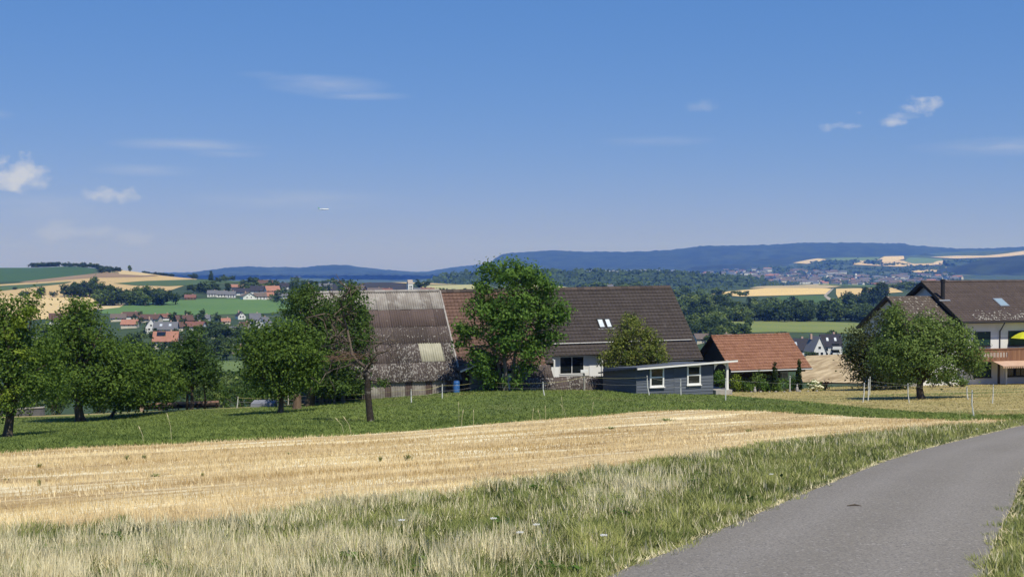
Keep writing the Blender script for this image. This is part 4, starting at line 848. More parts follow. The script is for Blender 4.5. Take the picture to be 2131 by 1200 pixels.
tree('apple_tree', 'broad dark apple tree, biggest of the orchard, second from the left', 'tree', 165, 81,
     [(165,680,0,1.7,1.9,1.4),(180,645,0,1.0,1.1,.7),(140,720,0,1.7,1.9,1.3),(205,725,0,1.5,1.6,1.3),(165,790,-.5,2.1,2.1,1.5),(235,790,0,1.8,1.8,1.3),(110,770,0,1.5,1.8,1.3),(270,760,1,1.5,1.6,1.4),(200,825,0,1.8,1.8,.5),(150,635,0,.5,.6,.5),(232,742,0,1.0,1.1,.9),(130,690,1,.7,.8,.8),(260,820,0,1.5,1.5,.6)],
     W['apple'], .21, 660, 27, .34, r0=.30, forkh=1.7, seed=12, nlimb=18, shell=.36)
tree('apple_tree', 'bushy apple tree with low crown right of the broad dark one', 'tree', 228, 84,
     [(295,755,0,1.5,1.5,1.3),(265,785,0,1.6,1.6,1.3),(320,800,0,1.4,1.6,1.1),(240,815,0,1.3,1.4,.9),(270,722,1,.8,1.0,.7),(330,775,2,1.1,1.3,1.1),(350,760,3,.8,1.0,.9),(350,800,3,1.3,1.3,1.3),(265,835,0,1.2,1.2,.5),(310,835,1,1.2,1.2,.5)],
     W['apple'], .21, 409, 26, .34, r0=.12, forkh=1.0, seed=13, nlimb=12, lean=(.6, 0))
tree('plum_tree', 'small dark plum tree with slim double trunk behind the timber rail', 'tree', 397, 90,
     [(400,735,0,1.2,1.4,1.3),(385,775,0,1.3,1.4,1.1),(430,765,0,1.1,1.3,1.3),(405,700,0,.7,.8,.7),(370,740,0,.8,1.0,.9),(440,800,0,.8,.9,.6),(370,805,0,.8,.9,.5)],
     W['dark'], .20, 277, 24, .3, r0=.13, forkh=1.6, seed=14, nlimb=12, trunk2=[(-.35,.1,-.25,.1,2.0,.09),(.9,.3,.8,.2,2.2,.07)])
tree('apple_tree', 'round green apple tree standing alone on the meadow before the ivy tree', 'tree', 583, 75,
     [(575,720,0,2.0,1.9,1.6),(540,735,0,1.4,1.5,1.2),(620,740,0,1.7,1.7,1.5),(590,690,0,1.4,1.4,1.0),(560,780,0,1.6,1.6,1.0),(625,785,0,1.5,1.5,.9),(530,775,0,1.0,1.2,.8),(655,755,.5,.9,1.0,1.0),(520,700,0,.6,.7,.7),(585,815,0,1.2,1.2,.4)],
     W['apple'], .18, 594, 26, .3, r0=.17, forkh=1.3, seed=15, nlimb=16)
# tall ivy-wrapped tree behind it
tree('ivy_covered_tree', 'tall old tree wrapped in dark ivy with bare snags left of the corrugated barn', 'tree', 642, 84,
     [(650,640,0,1.3,1.4,1.4),(625,620,0,.8,.9,.8),(655,700,0,1.8,1.8,1.6),(700,650,.5,1.1,1.2,1.3),(730,625,.5,.7,.9,1.1),(735,680,.5,1.0,1.1,1.6),(745,740,.5,.9,1.0,1.6),(690,760,0,1.6,1.6,1.4),(660,800,0,1.3,1.3,.8),(600,650,1,.7,.8,.7),(640,600,0,.5,.6,.4),(735,605,.5,.5,.6,.5),(752,650,.5,.8,.9,1.1),(758,705,.5,.7,.8,1.0),(710,800,-.5,1.3,1.3,.8),(745,800,0,.9,.9,.9)],
     W['ivy'], .19, 759, 26, .26, r0=.30, forkh=3.2, seed=16, nlimb=16, lean=(.8, 0), shell=.4)
# walnut before the barn
tree('walnut_tree', 'tall bright green walnut tree with pale double trunk in front of the farmhouse roof', 'tree', 1052, 86.5,
     [(1060,570,0,1.6,1.8,1.0),(1020,560,0,1.0,1.1,.7),(1100,575,0,1.3,1.4,.8),(1130,600,0,1.3,1.4,1.0),(1010,640,0,1.4,1.6,1.3),(1080,640,-.5,2.0,2.0,1.6),(1140,650,0,1.5,1.6,1.2),(1165,645,0,.8,.9,.8),(975,690,0,1.0,1.1,.5),(1000,735,0,1.2,1.3,.9),(1060,700,-.5,1.7,1.6,1.2),(1105,730,0,1.2,1.3,.9),(1130,700,0,1.0,1.1,.8),(955,680,0,.5,.6,.3),(960,715,0,.5,.6,.3),(1010,770,0,.9,1.1,.6),(1095,760,0,.8,1.0,.5),(1000,600,0,.7,.8,.7),(1160,695,0,.5,.6,.4),(1020,795,0,.8,.9,.5),(1070,785,-.3,.7,.8,.6),(1040,660,-.8,1.4,1.2,1.4)],
     W['walnut'], .23, 720, 28, .27, r0=.17, forkh=2.6, seed=17, nlimb=22, bark=M_barkpale, trunk2=[(.45,.1,.75,.2,3.6,.13),(-.3,.2,-.6,.3,2.8,.09),(.75,-.1,1.1,0,2.4,.07)], lean=(-.1, 0), shell=.5)
tree('pear_tree', 'pear tree with yellowing leaves and a thin top shoot behind the grey shed', 'tree', 1318, 89.5,
     [(1315,690,0,1.3,1.3,1.0),(1287,705,0,.9,1,.8),(1348,703,0,.9,1,.8),(1300,725,0,1.4,1.5,1.1),(1350,730,0,1.4,1.5,1.0),(1315,665,0,.7,.8,.6),(1275,740,0,.9,1.0,.7),(1375,735,0,.6,.8,.6),(1330,755,0,1.7,1.6,.5),(1312,648,0,.25,.3,.35),(1370,715,0,.4,.5,.3),(1250,735,0,.3,.4,.25),(1262,755,0,.5,.6,.3)],
     W['yellow'], .17, 343, 26, .22, r0=.13, forkh=1.5, seed=18, nlimb=14, shell=.5)
tree('pear_tree', 'spreading pear tree on the dry lawn in front of the white house', 'tree', 1918, 75,
     [(1930,700,0,1.8,2.0,1.1),(1880,720,0,1.7,1.9,1.2),(1985,720,0,1.6,1.8,1.1),(1920,750,-.5,2.4,2.2,1.1),(1860,755,0,1.4,1.6,.8),(2010,755,0,1.3,1.5,.8),(1865,678,0,.8,1.0,.9),(1950,680,0,1.1,1.0,.7),(1990,695,0,.9,.9,.7),(2030,765,0,.6,.8,.6),(1840,740,0,.8,1.0,.7),(1960,785,0,1.4,1.4,.3),(1880,785,0,1.2,1.2,.3),(1915,665,0,.5,.6,.4),(1862,655,0,.4,.5,.5),(1853,640,0,.28,.3,.35),(1870,636,.2,.22,.3,.3),(1935,660,0,.4,.4,.35),(1965,668,0,.35,.4,.3),(1998,684,0,.35,.4,.3),(2040,745,0,.4,.4,.4),(1822,725,0,.4,.4,.4)],
     W['pear'], .17, 825, 26, .26, r0=.22, forkh=1.3, seed=19, nlimb=20, shell=.42)
tree('plum_tree', 'dark bushy plum tree behind and left of the spreading pear tree', 'tree', 1822, 90,
     [(1800,710,0,1.4,1.6,1.2),(1850,680,0,1.4,1.6,1.3),(1790,750,0,1.3,1.5,1.1),(1840,750,0,1.9,1.9,1.5),(1862,660,0,.7,.9,.7),(1810,785,0,1.4,1.5,.8),(1770,735,0,.6,.8,.6),(1890,740,1,1.5,1.5,1.5),(1860,790,0,1.3,1.3,.6)],
     leafmat('plum_leaves', (.034,.050,.018), (.105,.125,.045)), .19, 541, 26, .28, r0=.16, forkh=1.1, seed=20, nlimb=16)
# ------------------------------------------------------------------ the dead tree
g = G(771, 60); dt = t = thing('dead_tree', 'half dead leaning fruit tree with dark trunk and bare twisted branches', 'tree', g)
rs = rnd(77)
def PP(px, py, dd=0): return P(px, py, 60+dd)
mb = MB(); mb.tube([g-Vector((0,0,.25)), g+Vector((-.02,0,.1)), PP(768,845), PP(765,810), PP(766,782), PP(764,765)], [.26,.19,.165,.16,.14,.12], 10)
mb.tube([PP(762,788), PP(756,776), PP(770,757), PP(783,752)], [.12,.10,.07,.05], 7)
db = mb; mb = MB()
main = [((764,766,0),(745,752,.2),(733,737,.3),(728,712,.4),(722,682,.5),(716,662,.5),(713,640,.4),(705,622,.3),(690,610,.1)),
        ((765,768,0),(772,752,-.2),(785,736,-.4),(797,733,-.5),(808,728,-.6),(816,720,-.6)),
        ((733,738,.3),(715,733,.6),(700,742,.9),(690,752,1.2)), ((728,712,.4),(712,700,.7),(702,702,.8),(697,715,.9)),
        ((722,682,.5),(700,661,.3),(678,652,.1),(655,657,.0),(640,662,-.1)), ((716,660,.5),(730,648,.2),(732,625,.0),(728,600,.0)),
        ((765,790,0),(790,793,-.3),(808,800,-.6)), ((745,752,.2),(720,762,.6),(695,768,.8),(680,772,.9)),
        ((772,752,-.2),(768,735,-.5),(772,715,-.6),(770,700,-.6)), ((713,640,.4),(695,655,.0),(690,675,-.2)), ((785,736,-.4),(781,722,-.5),(795,712,-.7),(812,706,-.8)), ((705,622,.3),(725,608,.0),(745,600,.1))]
for k, pl in enumerate(main):
    r0 = (.10,.075,.06,.055,.065,.055,.06,.05,.05,.045,.04,.04)[k]; pts = [PP(*p) for p in pl]; n = len(pts); mb.tube(pts, [r0*(1-.8*i/(n-1)) for i in range(n)], 6)
    for q_ in range(9 if k in (0, 2, 3, 7) else 5):
        i = rs.randint(1, n); p = pts[i]; d1 = Vector(rs.randn(3)*.22); d1.z = abs(d1.z)*(.5 if q_ % 2 else -1); d2 = d1+Vector(rs.randn(3)*.20); d3 = d2+Vector(rs.randn(3)*.16)
        mb.tube([p, p+d1, p+d2*1.3, p+d3*1.5], [.030,.024,.017,.008], 4)
db.build('trunk', mat('dead_bark', (.022,.017,.013), (.05,.04,.031), 6, c3=(.20,.18,.155), s3=1.6, t3=(.56,.62), bump=.8, bscale=14), t, smooth=True)
sset(mb.build('bare_branches', mat('bare_branch_wood', (.07,.052,.038), (.17,.135,.10), 5, bump=.5), t, smooth=True), kind='stuff')
mb = MB()
for k in range(90):
    p = PP(690+rs.rand()*70, 735+rs.rand()*14, .3+rs.randn()*.3); q_ = p+Vector((rs.randn()*.35-.1, rs.randn()*.3, rs.randn()*.10)); mb.tube([p, p.lerp(q_, .5)+Vector((0,0,.05*rs.randn())), q_], [.012,.009,.004], 3)
mb.build('twig_tangle', mat('reddish_twigs', (.13,.07,.045), (.19,.12,.08), 8), t)
for nm, bl, n_, sd in (('leaf_tuft', [(798,795,-.5,.35,.35,.18)], 16, 3), ('leaf_tuft', [(758,690,0,.35,.4,.8),(700,640,.3,.8,.7,.5),(735,620,0,.4,.4,.4)], 60, 4)):
    b2 = [(*(PP(a, b, c)-g), x, y, z) for a, b, c, x, y, z in bl]; me, _ = crown_mesh(nm, b2, n_, 12, .12, .12, W['ivy'], sd); sset(link(nm, me, t), kind='stuff')
# ------------------------------------------------------------------ hedge and shrubs
def shrub(name, label, cat, px, D, py_top, wpx, m, seed, leaf=.12, dens=1.0, group=None, depth=None, base_off=0, asp=.55):
    g = G(px, D); top = ratios(px, py_top)[1]*D - g.z; wm = wpx/F*D/2; dp = depth or wm*.9
    rs = rnd(seed); t = thing(name, label, cat, g, group); bl = []
    for k in range(6): bl.append((rs.randn()*wm*.35, rs.randn()*dp*.3, top*(.3+.4*rs.rand()), wm*.6, dp*.7, top*.36))
    bl.append((0, 0, top*.72, wm*.6, dp*.6, top*.28))
    n = int(26*dens*max(.3, wm*top)/(leaf/.12)**2*1.6)+8
    me, cc = crown_mesh('foliage', bl, n, 15, .5*leaf+.07, leaf, m, seed, asp=asp); link('foliage', me, t)
    mb = MB()
    for k in range(5): c = Vector(cc[rs.randint(len(cc))]); mb.tube([g+Vector((rs.randn()*wm*.12, rs.randn()*.1, -.1)), g+c*.6, g+c], [.035,.025,.01], 5)
    mb.build('stem', M_bark, t); return t
garden = [
 (1502,91,770,34,'walnut','bright green broad-leaved bush seen under the shed porch'),(1532,92,775,26,'lime','golden leafy shrub right of the white porch post'),
 (1553,92,790,34,'dark','low dark shrub under the tiled outbuilding'),(1578,92,772,40,'pear','flowering green bush between the porch and the cypress'),
 (1590,91,790,18,'walnut','slim upright light green plant in the garden bed'),(1601,92,795,24,'dark','small dark shrub left of the first cypress'),
 (1634,92,783,38,'walnut','bushy green plant between the two cypresses'),(1652,92.5,783,18,'dark','reddish dark shrub left of the second cypress'),
 (1618,91,802,24,'apple','low leafy plant at the foot of the first cypress'),(1565,91,800,30,'apple','low border plant in front of the flowering bush')]
for k, (px, D, yt, wd, mk, lb) in enumerate(garden): shrub('garden_shrub', lb, 'shrub', px, D, yt, wd, W[mk], 200+k, leaf=.13)
shrub('garden_shrub', 'dark red-brown shrub right of the white hydrangea', 'shrub', 1719, 93, 792, 16, leafmat('red_leaves', (.05,.02,.016), (.12,.05,.035)), 231)
shrub('garden_shrub', 'dull red shrub behind the second cypress', 'shrub', 1655, 94, 779, 22, leafmat('dullred_leaves', (.05,.025,.018), (.11,.06,.04)), 232)
for px, yt, yb, lb in ((1613,754,814,'slim dark cypress column, the left one in the garden bed'),(1664,749,812,'slim dark cypress column, the right one beside the hydrangea')):
    g = G(px, 91.2); t = thing('cypress', lb, 'cypress', g); top = ratios(px, yt)[1]*91.2-g.z; bl = [(0,0,top*(.12+.8*k/7),.20*(1-.75*(k/7)**1.6)+.03,.20*(1-.75*(k/7)**1.6)+.03,top*.10) for k in range(8)]
    me, cc = crown_mesh('foliage', bl, 190, 18, .05, .10, leafmat('cypress_leaves', (.018,.035,.012), (.06,.095,.028)) if 'cypress_leaves' not in MATS else MATS['cypress_leaves'], px); link('foliage', me, t)
    MB().bar(g-Vector((0,0,.2)), g+Vector((0,0,top*.6)), .05, .02).build('trunk', M_bark, t)
t = shrub('hydrangea', 'white flowering hydrangea bush at the end of the garden bed', 'shrub', 1692, 91, 790, 44, W['apple'], 240, leaf=.13)
rs = rnd(5); g = Vector(t.location); petal = mat('cream_petals', (.72,.70,.52), (.62,.62,.40), 5)
for k in range(34):
    a = rs.rand()*math.pi-.0; x = rs.randn()*.38; z = .25+rs.rand()*.60*(1-abs(x)); c = g+Vector((x, -.35-rs.rand()*.3+abs(x)*.2, z)); mb = MB()
    mb.tube([c+Vector((0,0,-.07)), c+Vector((0,0,-.045)), c, c+Vector((0,0,.05)), c+Vector((0,0,.075))], [.03,.075,.10,.07,.02], 7); mb.build('flower_head', petal, t)
for k in range(9):
    px = 1560+k*17+rs.rand()*8; g = G(px, 89.8); mb = MB(); r = .07+.06*rs.rand(); mb.tube([g+Vector((0,0,-.05)), g+Vector((0,0,r*.3)), g+Vector((.02,0,r*.8)), g+Vector((0,0,r*1.05))], [r,r*1.1,r*.8,r*.3], 8)
    sset(mb.build('border_stone', mat('border_stone', (.30,.28,.24), (.20,.19,.165), 9) if 'border_stone' not in MATS else MATS['border_stone']), ['first','second','third','fourth','fifth','sixth','seventh','eighth','last'][k]+' pale border stone from the left along the garden bed', 'stone', 'stones edging the garden bed')
# garden figures and a tall stake
for px, h, lb in ((1572,.42,'small grey stone figure under the flowering bush'),(1660,.55,'pale stone garden figure beside the right cypress')):
    g = G(px, 90.2); t = thing('garden_figure', lb, 'statue', g)
    MB().tube([g+Vector((0,0,z*h)) for z in (0,.08,.3,.6,.72)], [.10,.12,.11,.08,.04], 10).build('body', M_conc, t, smooth=True)
    MB().tube([g+Vector((0,0,z*h)) for z in (.70,.78,.90,1.0)], [.03,.06,.06,.02], 10).build('head', M_conc, t, smooth=True)
# ------------------------------------------------------------------ hedges and scrub beyond the meadow, left
hl = [(20,92,790,90,'apple'),(70,96,790,70,'farlight'),(120,98,780,70,'dark'),(335,97,770,70,'apple'),(355,110,745,90,'dark'),(290,105,760,80,'farlight'),(460,104,795,50,'apple'),(500,98,800,60,'dark'),(478,120,772,60,'far'),(525,110,775,70,'dark'),(440,100,808,44,'farlight'),(555,100,800,60,'apple'),(215,100,790,80,'dark'),(690,88,812,50,'dark'),(30,110,760,90,'far'),(420,130,760,60,'far')]
names = ['darker','pale','rounded','low','ragged','dense','loose','broad','small','leafy','tangled','narrow','shady','bushy','tall','dusty']
for k, (px, D, yt, wd, mk) in enumerate(hl):
    shrub('hedge_bush', f'{names[k]} green bush in the scrub beyond the meadow edge, {("left of the big apple tree" if px < 150 else "behind the apple trees" if px < 380 else "behind the slim plum tree" if px < 480 else "left of the corrugated barn")}', 'bush', px, D, yt, wd, W[mk], 300+k, leaf=.17, dens=.75)
for k, (px, yt, wd, mk) in enumerate(((1845,775,50,'dark'),(1880,782,44,'apple'),(1945,778,54,'dark'),(1985,770,50,'apple'),(2005,784,34,'pear'))):
    shrub('hedge_bush', ['dark','light green','broad dark','tall green','greyish'][k]+' bush at the foot of the white house behind the pear tree', 'bush', px, 93, yt, wd, W[mk], 350+k, leaf=.16, dens=.8)
for k, (px, yt, wd, mk) in enumerate(((60,812,60,'dark'),(112,806,60,'ivy'),(200,815,70,'dark'),(262,818,60,'ivy'),(345,808,60,'dark'),(430,815,54,'ivy'),(520,812,50,'dark'),(600,808,60,'ivy'))):
    shrub('hedge_bush', ['dark bush filling the gap right of the leftmost apple trunk','shady bush left of the big apple trunk','dark bush right of the big apple trunk','shady bush over the left end of the timber rail','dark bush behind the middle of the timber rail','shady bush behind the right end of the timber rail','dark bush beside the grey covered pile','shady bush behind the tree stump'][k], 'bush', px, 94.5, yt, wd, W[mk], 370+k, leaf=.17, dens=.9)
# low timber rail, end post, slab, leaning poles
def Gz(px, D, dz): q_ = G(px, D); q_.z += dz; return q_
t = thing('timber_rail', 'long low reddish timber rail beyond the apple trees', 'rail', G(370, 93)); zr0 = ratios(290, 841)[1]*93; zr1 = ratios(452, 835)[1]*93
a = P(286,841,93); b = P(455,835,93)
MB().beam(a, b, .12, .14).build('beam', mat('reddish_board', (.30,.17,.13), (.38,.24,.18), 2), t)
MB().beam(a+Vector((0,.3,-.28)), b+Vector((0,.3,-.28)), .1, .32).build('gap_shade_strip', M_darkwood, t)  # added dark strip standing in for the shaded gap below the beam
for k in range(5): q_ = a.lerp(b, .03+.235*k); MB().bar(q_-Vector((0,-.1,.9)), q_-Vector((0,-.1,.02)), .06).build('post', M_darkwood, t)
g = G(292, 92); MB_ = MB(); MB_.hexa([g+Vector(v) for v in ((-.14,-.1,-.2),(.14,-.1,-.2),(.14,.1,-.2),(-.14,.1,-.2),(-.14,-.1,.55),(.14,-.1,.55),(.14,.1,.6),(-.14,.1,.6))]); sset(MB_.build('rail_end_block', mat('pinkish_wood', (.42,.30,.24))), 'pale wooden block post at the left end of the timber rail', 'post')
g = G(36, 91); t = thing('low_wall', 'low dark grey wall behind the leftmost apple tree', 'wall', g); a = P(-60,856,92); b = P(92,848,92)
MB().beam(a+Vector((0,0,-.5)), b+Vector((0,0,-.5)), .3, 1.0).build('wall', mat('grey_wall', (.10,.10,.11), (.15,.15,.155), 2), t); MB().beam(a+Vector((0,0,.04)), b+Vector((0,0,.04)), .4, .07).build('coping', M_conc, t)
g = G(548, 88.6); mb = MB(); mb.hexa([g+Vector(v) for v in ((-.9,-.5,-.2),(.9,-.5,-.2),(.9,.5,-.2),(-.9,.5,-.2),(-.85,-.45,.28),(.9,-.45,.34),(.85,.5,.5),(-.8,.5,.45))]); sset(mb.build('covered_pile', mat('grey_tarpaulin', (.16,.17,.20), (.22,.23,.26), 2, bump=.3)), 'flat grey covered pile at the meadow edge', 'tarpaulin')
for k, (px, yb, yt, dx) in enumerate(((664,834,786,4),(671,833,790,-3),(679,832,783,2),(686,833,785,-2),(694,832,790,5),(716,826,782,0))):
    D = 84.5; g = G(px, D); top = P(px+dx, yt, D+.3); sset(MB().tube([g-Vector((0,0,.2)), g.lerp(top, .5), top], [.085,.075,.06], 7, (k*3 % 10)/10).build('timber_pole', M_oldwood), ('weathered grey pole leaning among the ivy tree', 'short weathered pole beside the ivy trunk', 'tall weathered pole under the ivy crown', 'grey upright pole in the middle of the pole group', 'tilted grey pole at the right of the pole group', 'single upright grey pole nearest the barn wall')[k], 'pole')
g = G(617, 81); t = thing('tree_stump', 'short thick brown tree stump right of the round apple tree', 'stump', g); MB().tube([g-Vector((0,0,.2)), g+Vector((0,0,.1)), g+Vector((.03,0,.6)), g+Vector((.05,0,.95))], [.40,.30,.26,.24], 10).build('trunk', mat('stump_wood', (.11,.07,.045), (.18,.125,.085), 5, stretch=(1,1,.3), bump=.6), t)
# ------------------------------------------------------------------ electric fence
M_post = mat('white_fence_post', (.66,.66,.62), (.54,.54,.50), 9, stretch=(1,1,.3), rough=.6)
M_clip = mat('black_clip', (.02,.02,.02)); M_wood_post = mat('grey_wood_post', (.30,.28,.24), (.40,.38,.34), 7, stretch=(1,1,.2))
posts = [(491,849,825,3,'thin pale fence post farthest left, by the grey pile'),(599,840,821,0,'short pale fence post behind the round apple tree'),(856,838,809,-1,'white fence post right of the dead tree'),
 (920,830,799,0,'white fence post before the corrugated wall'),(1001,812,791,0,'white fence post beside the board shed'),(1134,823,794,-4,'leaning white fence post right of the walnut tree'),
 (1353,823,781,-6,'leaning white fence post in front of the left shed window'),(1418,823,788,-1,'white fence post between the two shed windows'),(1511,833,786,0,'white fence post by the shed porch'),
 (1797,837,796,3,'white fence post left of the pear tree, nearer one of the pair'),(1808,833,788,1,'white fence post just behind the nearer one of the pair'),(1811,822,783,1,'white fence post farthest back left of the pear tree'),
 (1895,839,797,-4,'leaning white fence post in front of the pear tree'),(2017,831,803,-3,'bent white fence post right of the pear tree'),(2030,866,811,-5,'crooked white fence post nearest the stubble'),(2067,839,799,2,'white fence post before the white house'),
 (1645,815,781,0,'tall grey stake in the garden bed before the outbuilding')]
tops = {}
for k, (px, yb, yt, dx, lb) in enumerate(posts):
    D = float(Dat(px, yb, 45, 91.5)); g = G(px, D); h = (yb-yt)/F*D; top = g+Vector((dx/F*D, 0, h)); t = thing('fence_post', lb, 'fence post', g, 'posts of the electric pasture fence')
    r = .036 if D > 70 else .030; m_ = g.lerp(top, .45)+Vector((.012*dx, 0, 0)); MB().tube([g-Vector((0,0,.15)), m_, top], [r*1.1, r, r*.9], 8).build('shaft', M_post, t)
    for f in (.55, .92): q_ = g.lerp(top, f); MB().bar(q_+Vector((0,-.02,0)), q_+Vector((0,-.075,.01)), .014).build('insulator', M_clip, t)
    tops[px] = (g, top)
g = G(1216, 87.4); t = thing('fence_energiser', 'white box energiser on a thick grey wooden post before the loggia', 'fence energiser', g)
MB().tube([g-Vector((0,0,.2)), g+Vector((.02,0,.7)), P(1215,776,87.4)], [.075,.07,.065], 9).build('post', M_wood_post, t)
c = P(1216,772,87.3); MB().hexa([c+Vector(v) for v in ((-.26,-.1,-.09),(.26,-.1,-.09),(.26,.1,-.09),(-.26,.1,-.09),(-.26,-.1,.09),(.26,-.1,.09),(.26,.1,.09),(-.26,.1,.09))]).build('box', M_wtrim, t)
M_wire = mat('fence_wire', (.50,.48,.42), rough=.5)
def wire(seq, f, lb, m=M_wire, r=.005):
    pts = []
    for s0, s1 in zip(seq, seq[1:]):
        a = tops[s0][0].lerp(tops[s0][1], f); b = tops[s1][0].lerp(tops[s1][1], f); a = a+Vector((0,-.05,0)); b = b+Vector((0,-.05,0)); n = 6
        for k in range(n): q_ = a.lerp(b, k/n); q_.z -= .10*math.sin(math.pi*k/n); pts.append(q_)
    pts.append(b); sset(MB().tube(pts, [r]*len(pts), 4).build('fence_wire', m), lb, 'fence wire')
tops[1216] = (g, P(1216,781,87.3))
wire([491,599,856,920,1001,1134,1216,1353], .92, 'upper electric fence wire along the meadow edge before the barns', mat('yellow_tape', (.50,.46,.20)), .008)
wire([491,599,856,920,1001,1134,1216,1353], .55, 'lower electric fence wire along the meadow edge before the barns')
wire([1353,1418,1511], .92, 'upper fence wire passing the garden shed'); wire([1353,1418,1511], .55, 'lower fence wire passing the garden shed')
wire([1511,1797,1895,2030], .92, 'fence wire strung in front of the pear tree', r=.004); wire([1808,2017,2067], .92, 'fence wire strung behind the pear tree', r=.004)
# ================================================================== houses of the villages
WALLS = {'white': (.72,.72,.70), 'cream': (.60,.55,.45), 'brown': (.14,.09,.06), 'ochre': (.55,.42,.24), 'pink': (.52,.36,.28)}
ROOFS = {'brown': (.105,.062,.047), 'dark': (.035,.035,.045), 'orange': (.33,.16,.11), 'red': (.18,.085,.065), 'grey': (.13,.135,.15), 'greybrown': (.13,.105,.09)}
wm = {k: mat('plaster_'+k, v, tuple(x*.85 for x in v), .6) for k, v in WALLS.items()}
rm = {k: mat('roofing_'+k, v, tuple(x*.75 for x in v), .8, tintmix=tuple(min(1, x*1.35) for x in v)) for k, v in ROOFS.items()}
def house(label, px, pyb, wpx, hpx, wall, roof, rot=0, lo=440, hi=950, asp=.8, gable=False, group=None, detail=True, D=None, solar=False, name='village_house', cat='house', eave=.48, sky=0, win=3):
    """wpx, hpx: size in picture pixels; gable=True turns the gable wall towards the viewer"""
    D = D or float(Dat(px, pyb, lo, hi)); w_ = wpx/F*D; h_ = hpx/F*D; g = G(px, D)
    if gable: ww, dd = w_*1.1, w_
    Lx = w_*(1.15 if gable else 1.0); Wy = w_ if gable else w_*asp     # Lx along the ridge, Wy across
    fr = Frame(g, rot+(80 if gable else 0)); t = thing(name, label, cat, g, group); he = h_*eave; ov = .06*Wy
    mb = MB(); hx, hy = Lx/2, Wy/2
    c = [fr.p(-hx,-hy,-3), fr.p(hx,-hy,-3), fr.p(hx,hy,-3), fr.p(-hx,hy,-3), fr.p(-hx,-hy,he), fr.p(hx,-hy,he), fr.p(hx,hy,he), fr.p(-hx,hy,he), fr.p(-hx,0,h_*.97), fr.p(hx,0,h_*.97)]
    mb.add(c, [(0,1,5,4),(2,3,7,6),(1,2,6,9,5),(3,0,4,8,7)]); mb.build('wall', wm[wall], t)
    s_ = (h_-he)/hy; mb = MB(); th = .02*h_+.12
    for sg in (-1, 1):
        q_ = [fr.p(-hx-ov, sg*(hy+ov), he-s_*ov), fr.p(hx+ov, sg*(hy+ov), he-s_*ov), fr.p(hx+ov, 0, h_), fr.p(-hx-ov, 0, h_)]; up = [v+Vector((0, 0, th)) for v in q_]
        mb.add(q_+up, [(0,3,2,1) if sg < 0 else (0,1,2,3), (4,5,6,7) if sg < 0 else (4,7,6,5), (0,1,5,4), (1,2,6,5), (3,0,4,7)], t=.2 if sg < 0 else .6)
    rf = mb.build('roof', rm[roof], t)
    if detail:
        MB().fbox(fr, hx*.35, hx*.35+.7, hy*.2, hy*.2+.7, h_-.9, h_+.9).build('chimney', wm['pink'], rf)
        def win_row(f2, half, off, z0, z1, n):
            for k in range(n):
                x = -half+2*half*(k+.5)/n; wv = MB().fbox(f2, x-.62, x+.62, off-.06, off-.01, z0, z1).build('window', M_wtrim, t); MB().fbox(f2, x-.5, x+.5, off-.09, off-.065, z0+.1, z1-.1).build('pane', M_glass, wv)
        if wall != 'brown' or True:
            win_row(fr, hx*.85, -hy, he*.55, he*.55+1.2, win); 
            if h_ > 5: win_row(fr, hx*.85, -hy, he*.15, he*.15+1.1, win)
            f2 = Frame(fr.p(-hx, 0, 0), fr.deg-90); win_row(f2, hy*.7, 0, he*.5, he*.5+1.2, 2); win_row(f2, hy*.3, 0, he*.5+2.2, he*.5+3.2, 1)
        def slope_panel(nm, x0, x1, f0, f1, m, lift=.18):
            y0 = -hy+(hy)*f0; y1 = -hy+hy*f1; z = lambda y: he+s_*(y+hy)
            q_ = [fr.p(x0,y0,z(y0)+th+.03),fr.p(x1,y0,z(y0)+th+.03),fr.p(x1,y1,z(y1)+th+.03),fr.p(x0,y1,z(y1)+th+.03)]; MB().hexa(q_+[v+Vector((0,0,lift)) for v in q_]).build(nm, m, rf)
        if solar: slope_panel('solar_panel', -hx*.75, hx*.0, .45, .9, M_glass)
        for k in range(sky): slope_panel('skylight', -hx*.5+hx*.8*k, -hx*.5+hx*.8*k+hx*.22, .35, .62, mat('bright_glass', (.5,.55,.6), rough=.1, spec=.9) if 'bright_glass' not in MATS else MATS['bright_glass'])
    return t
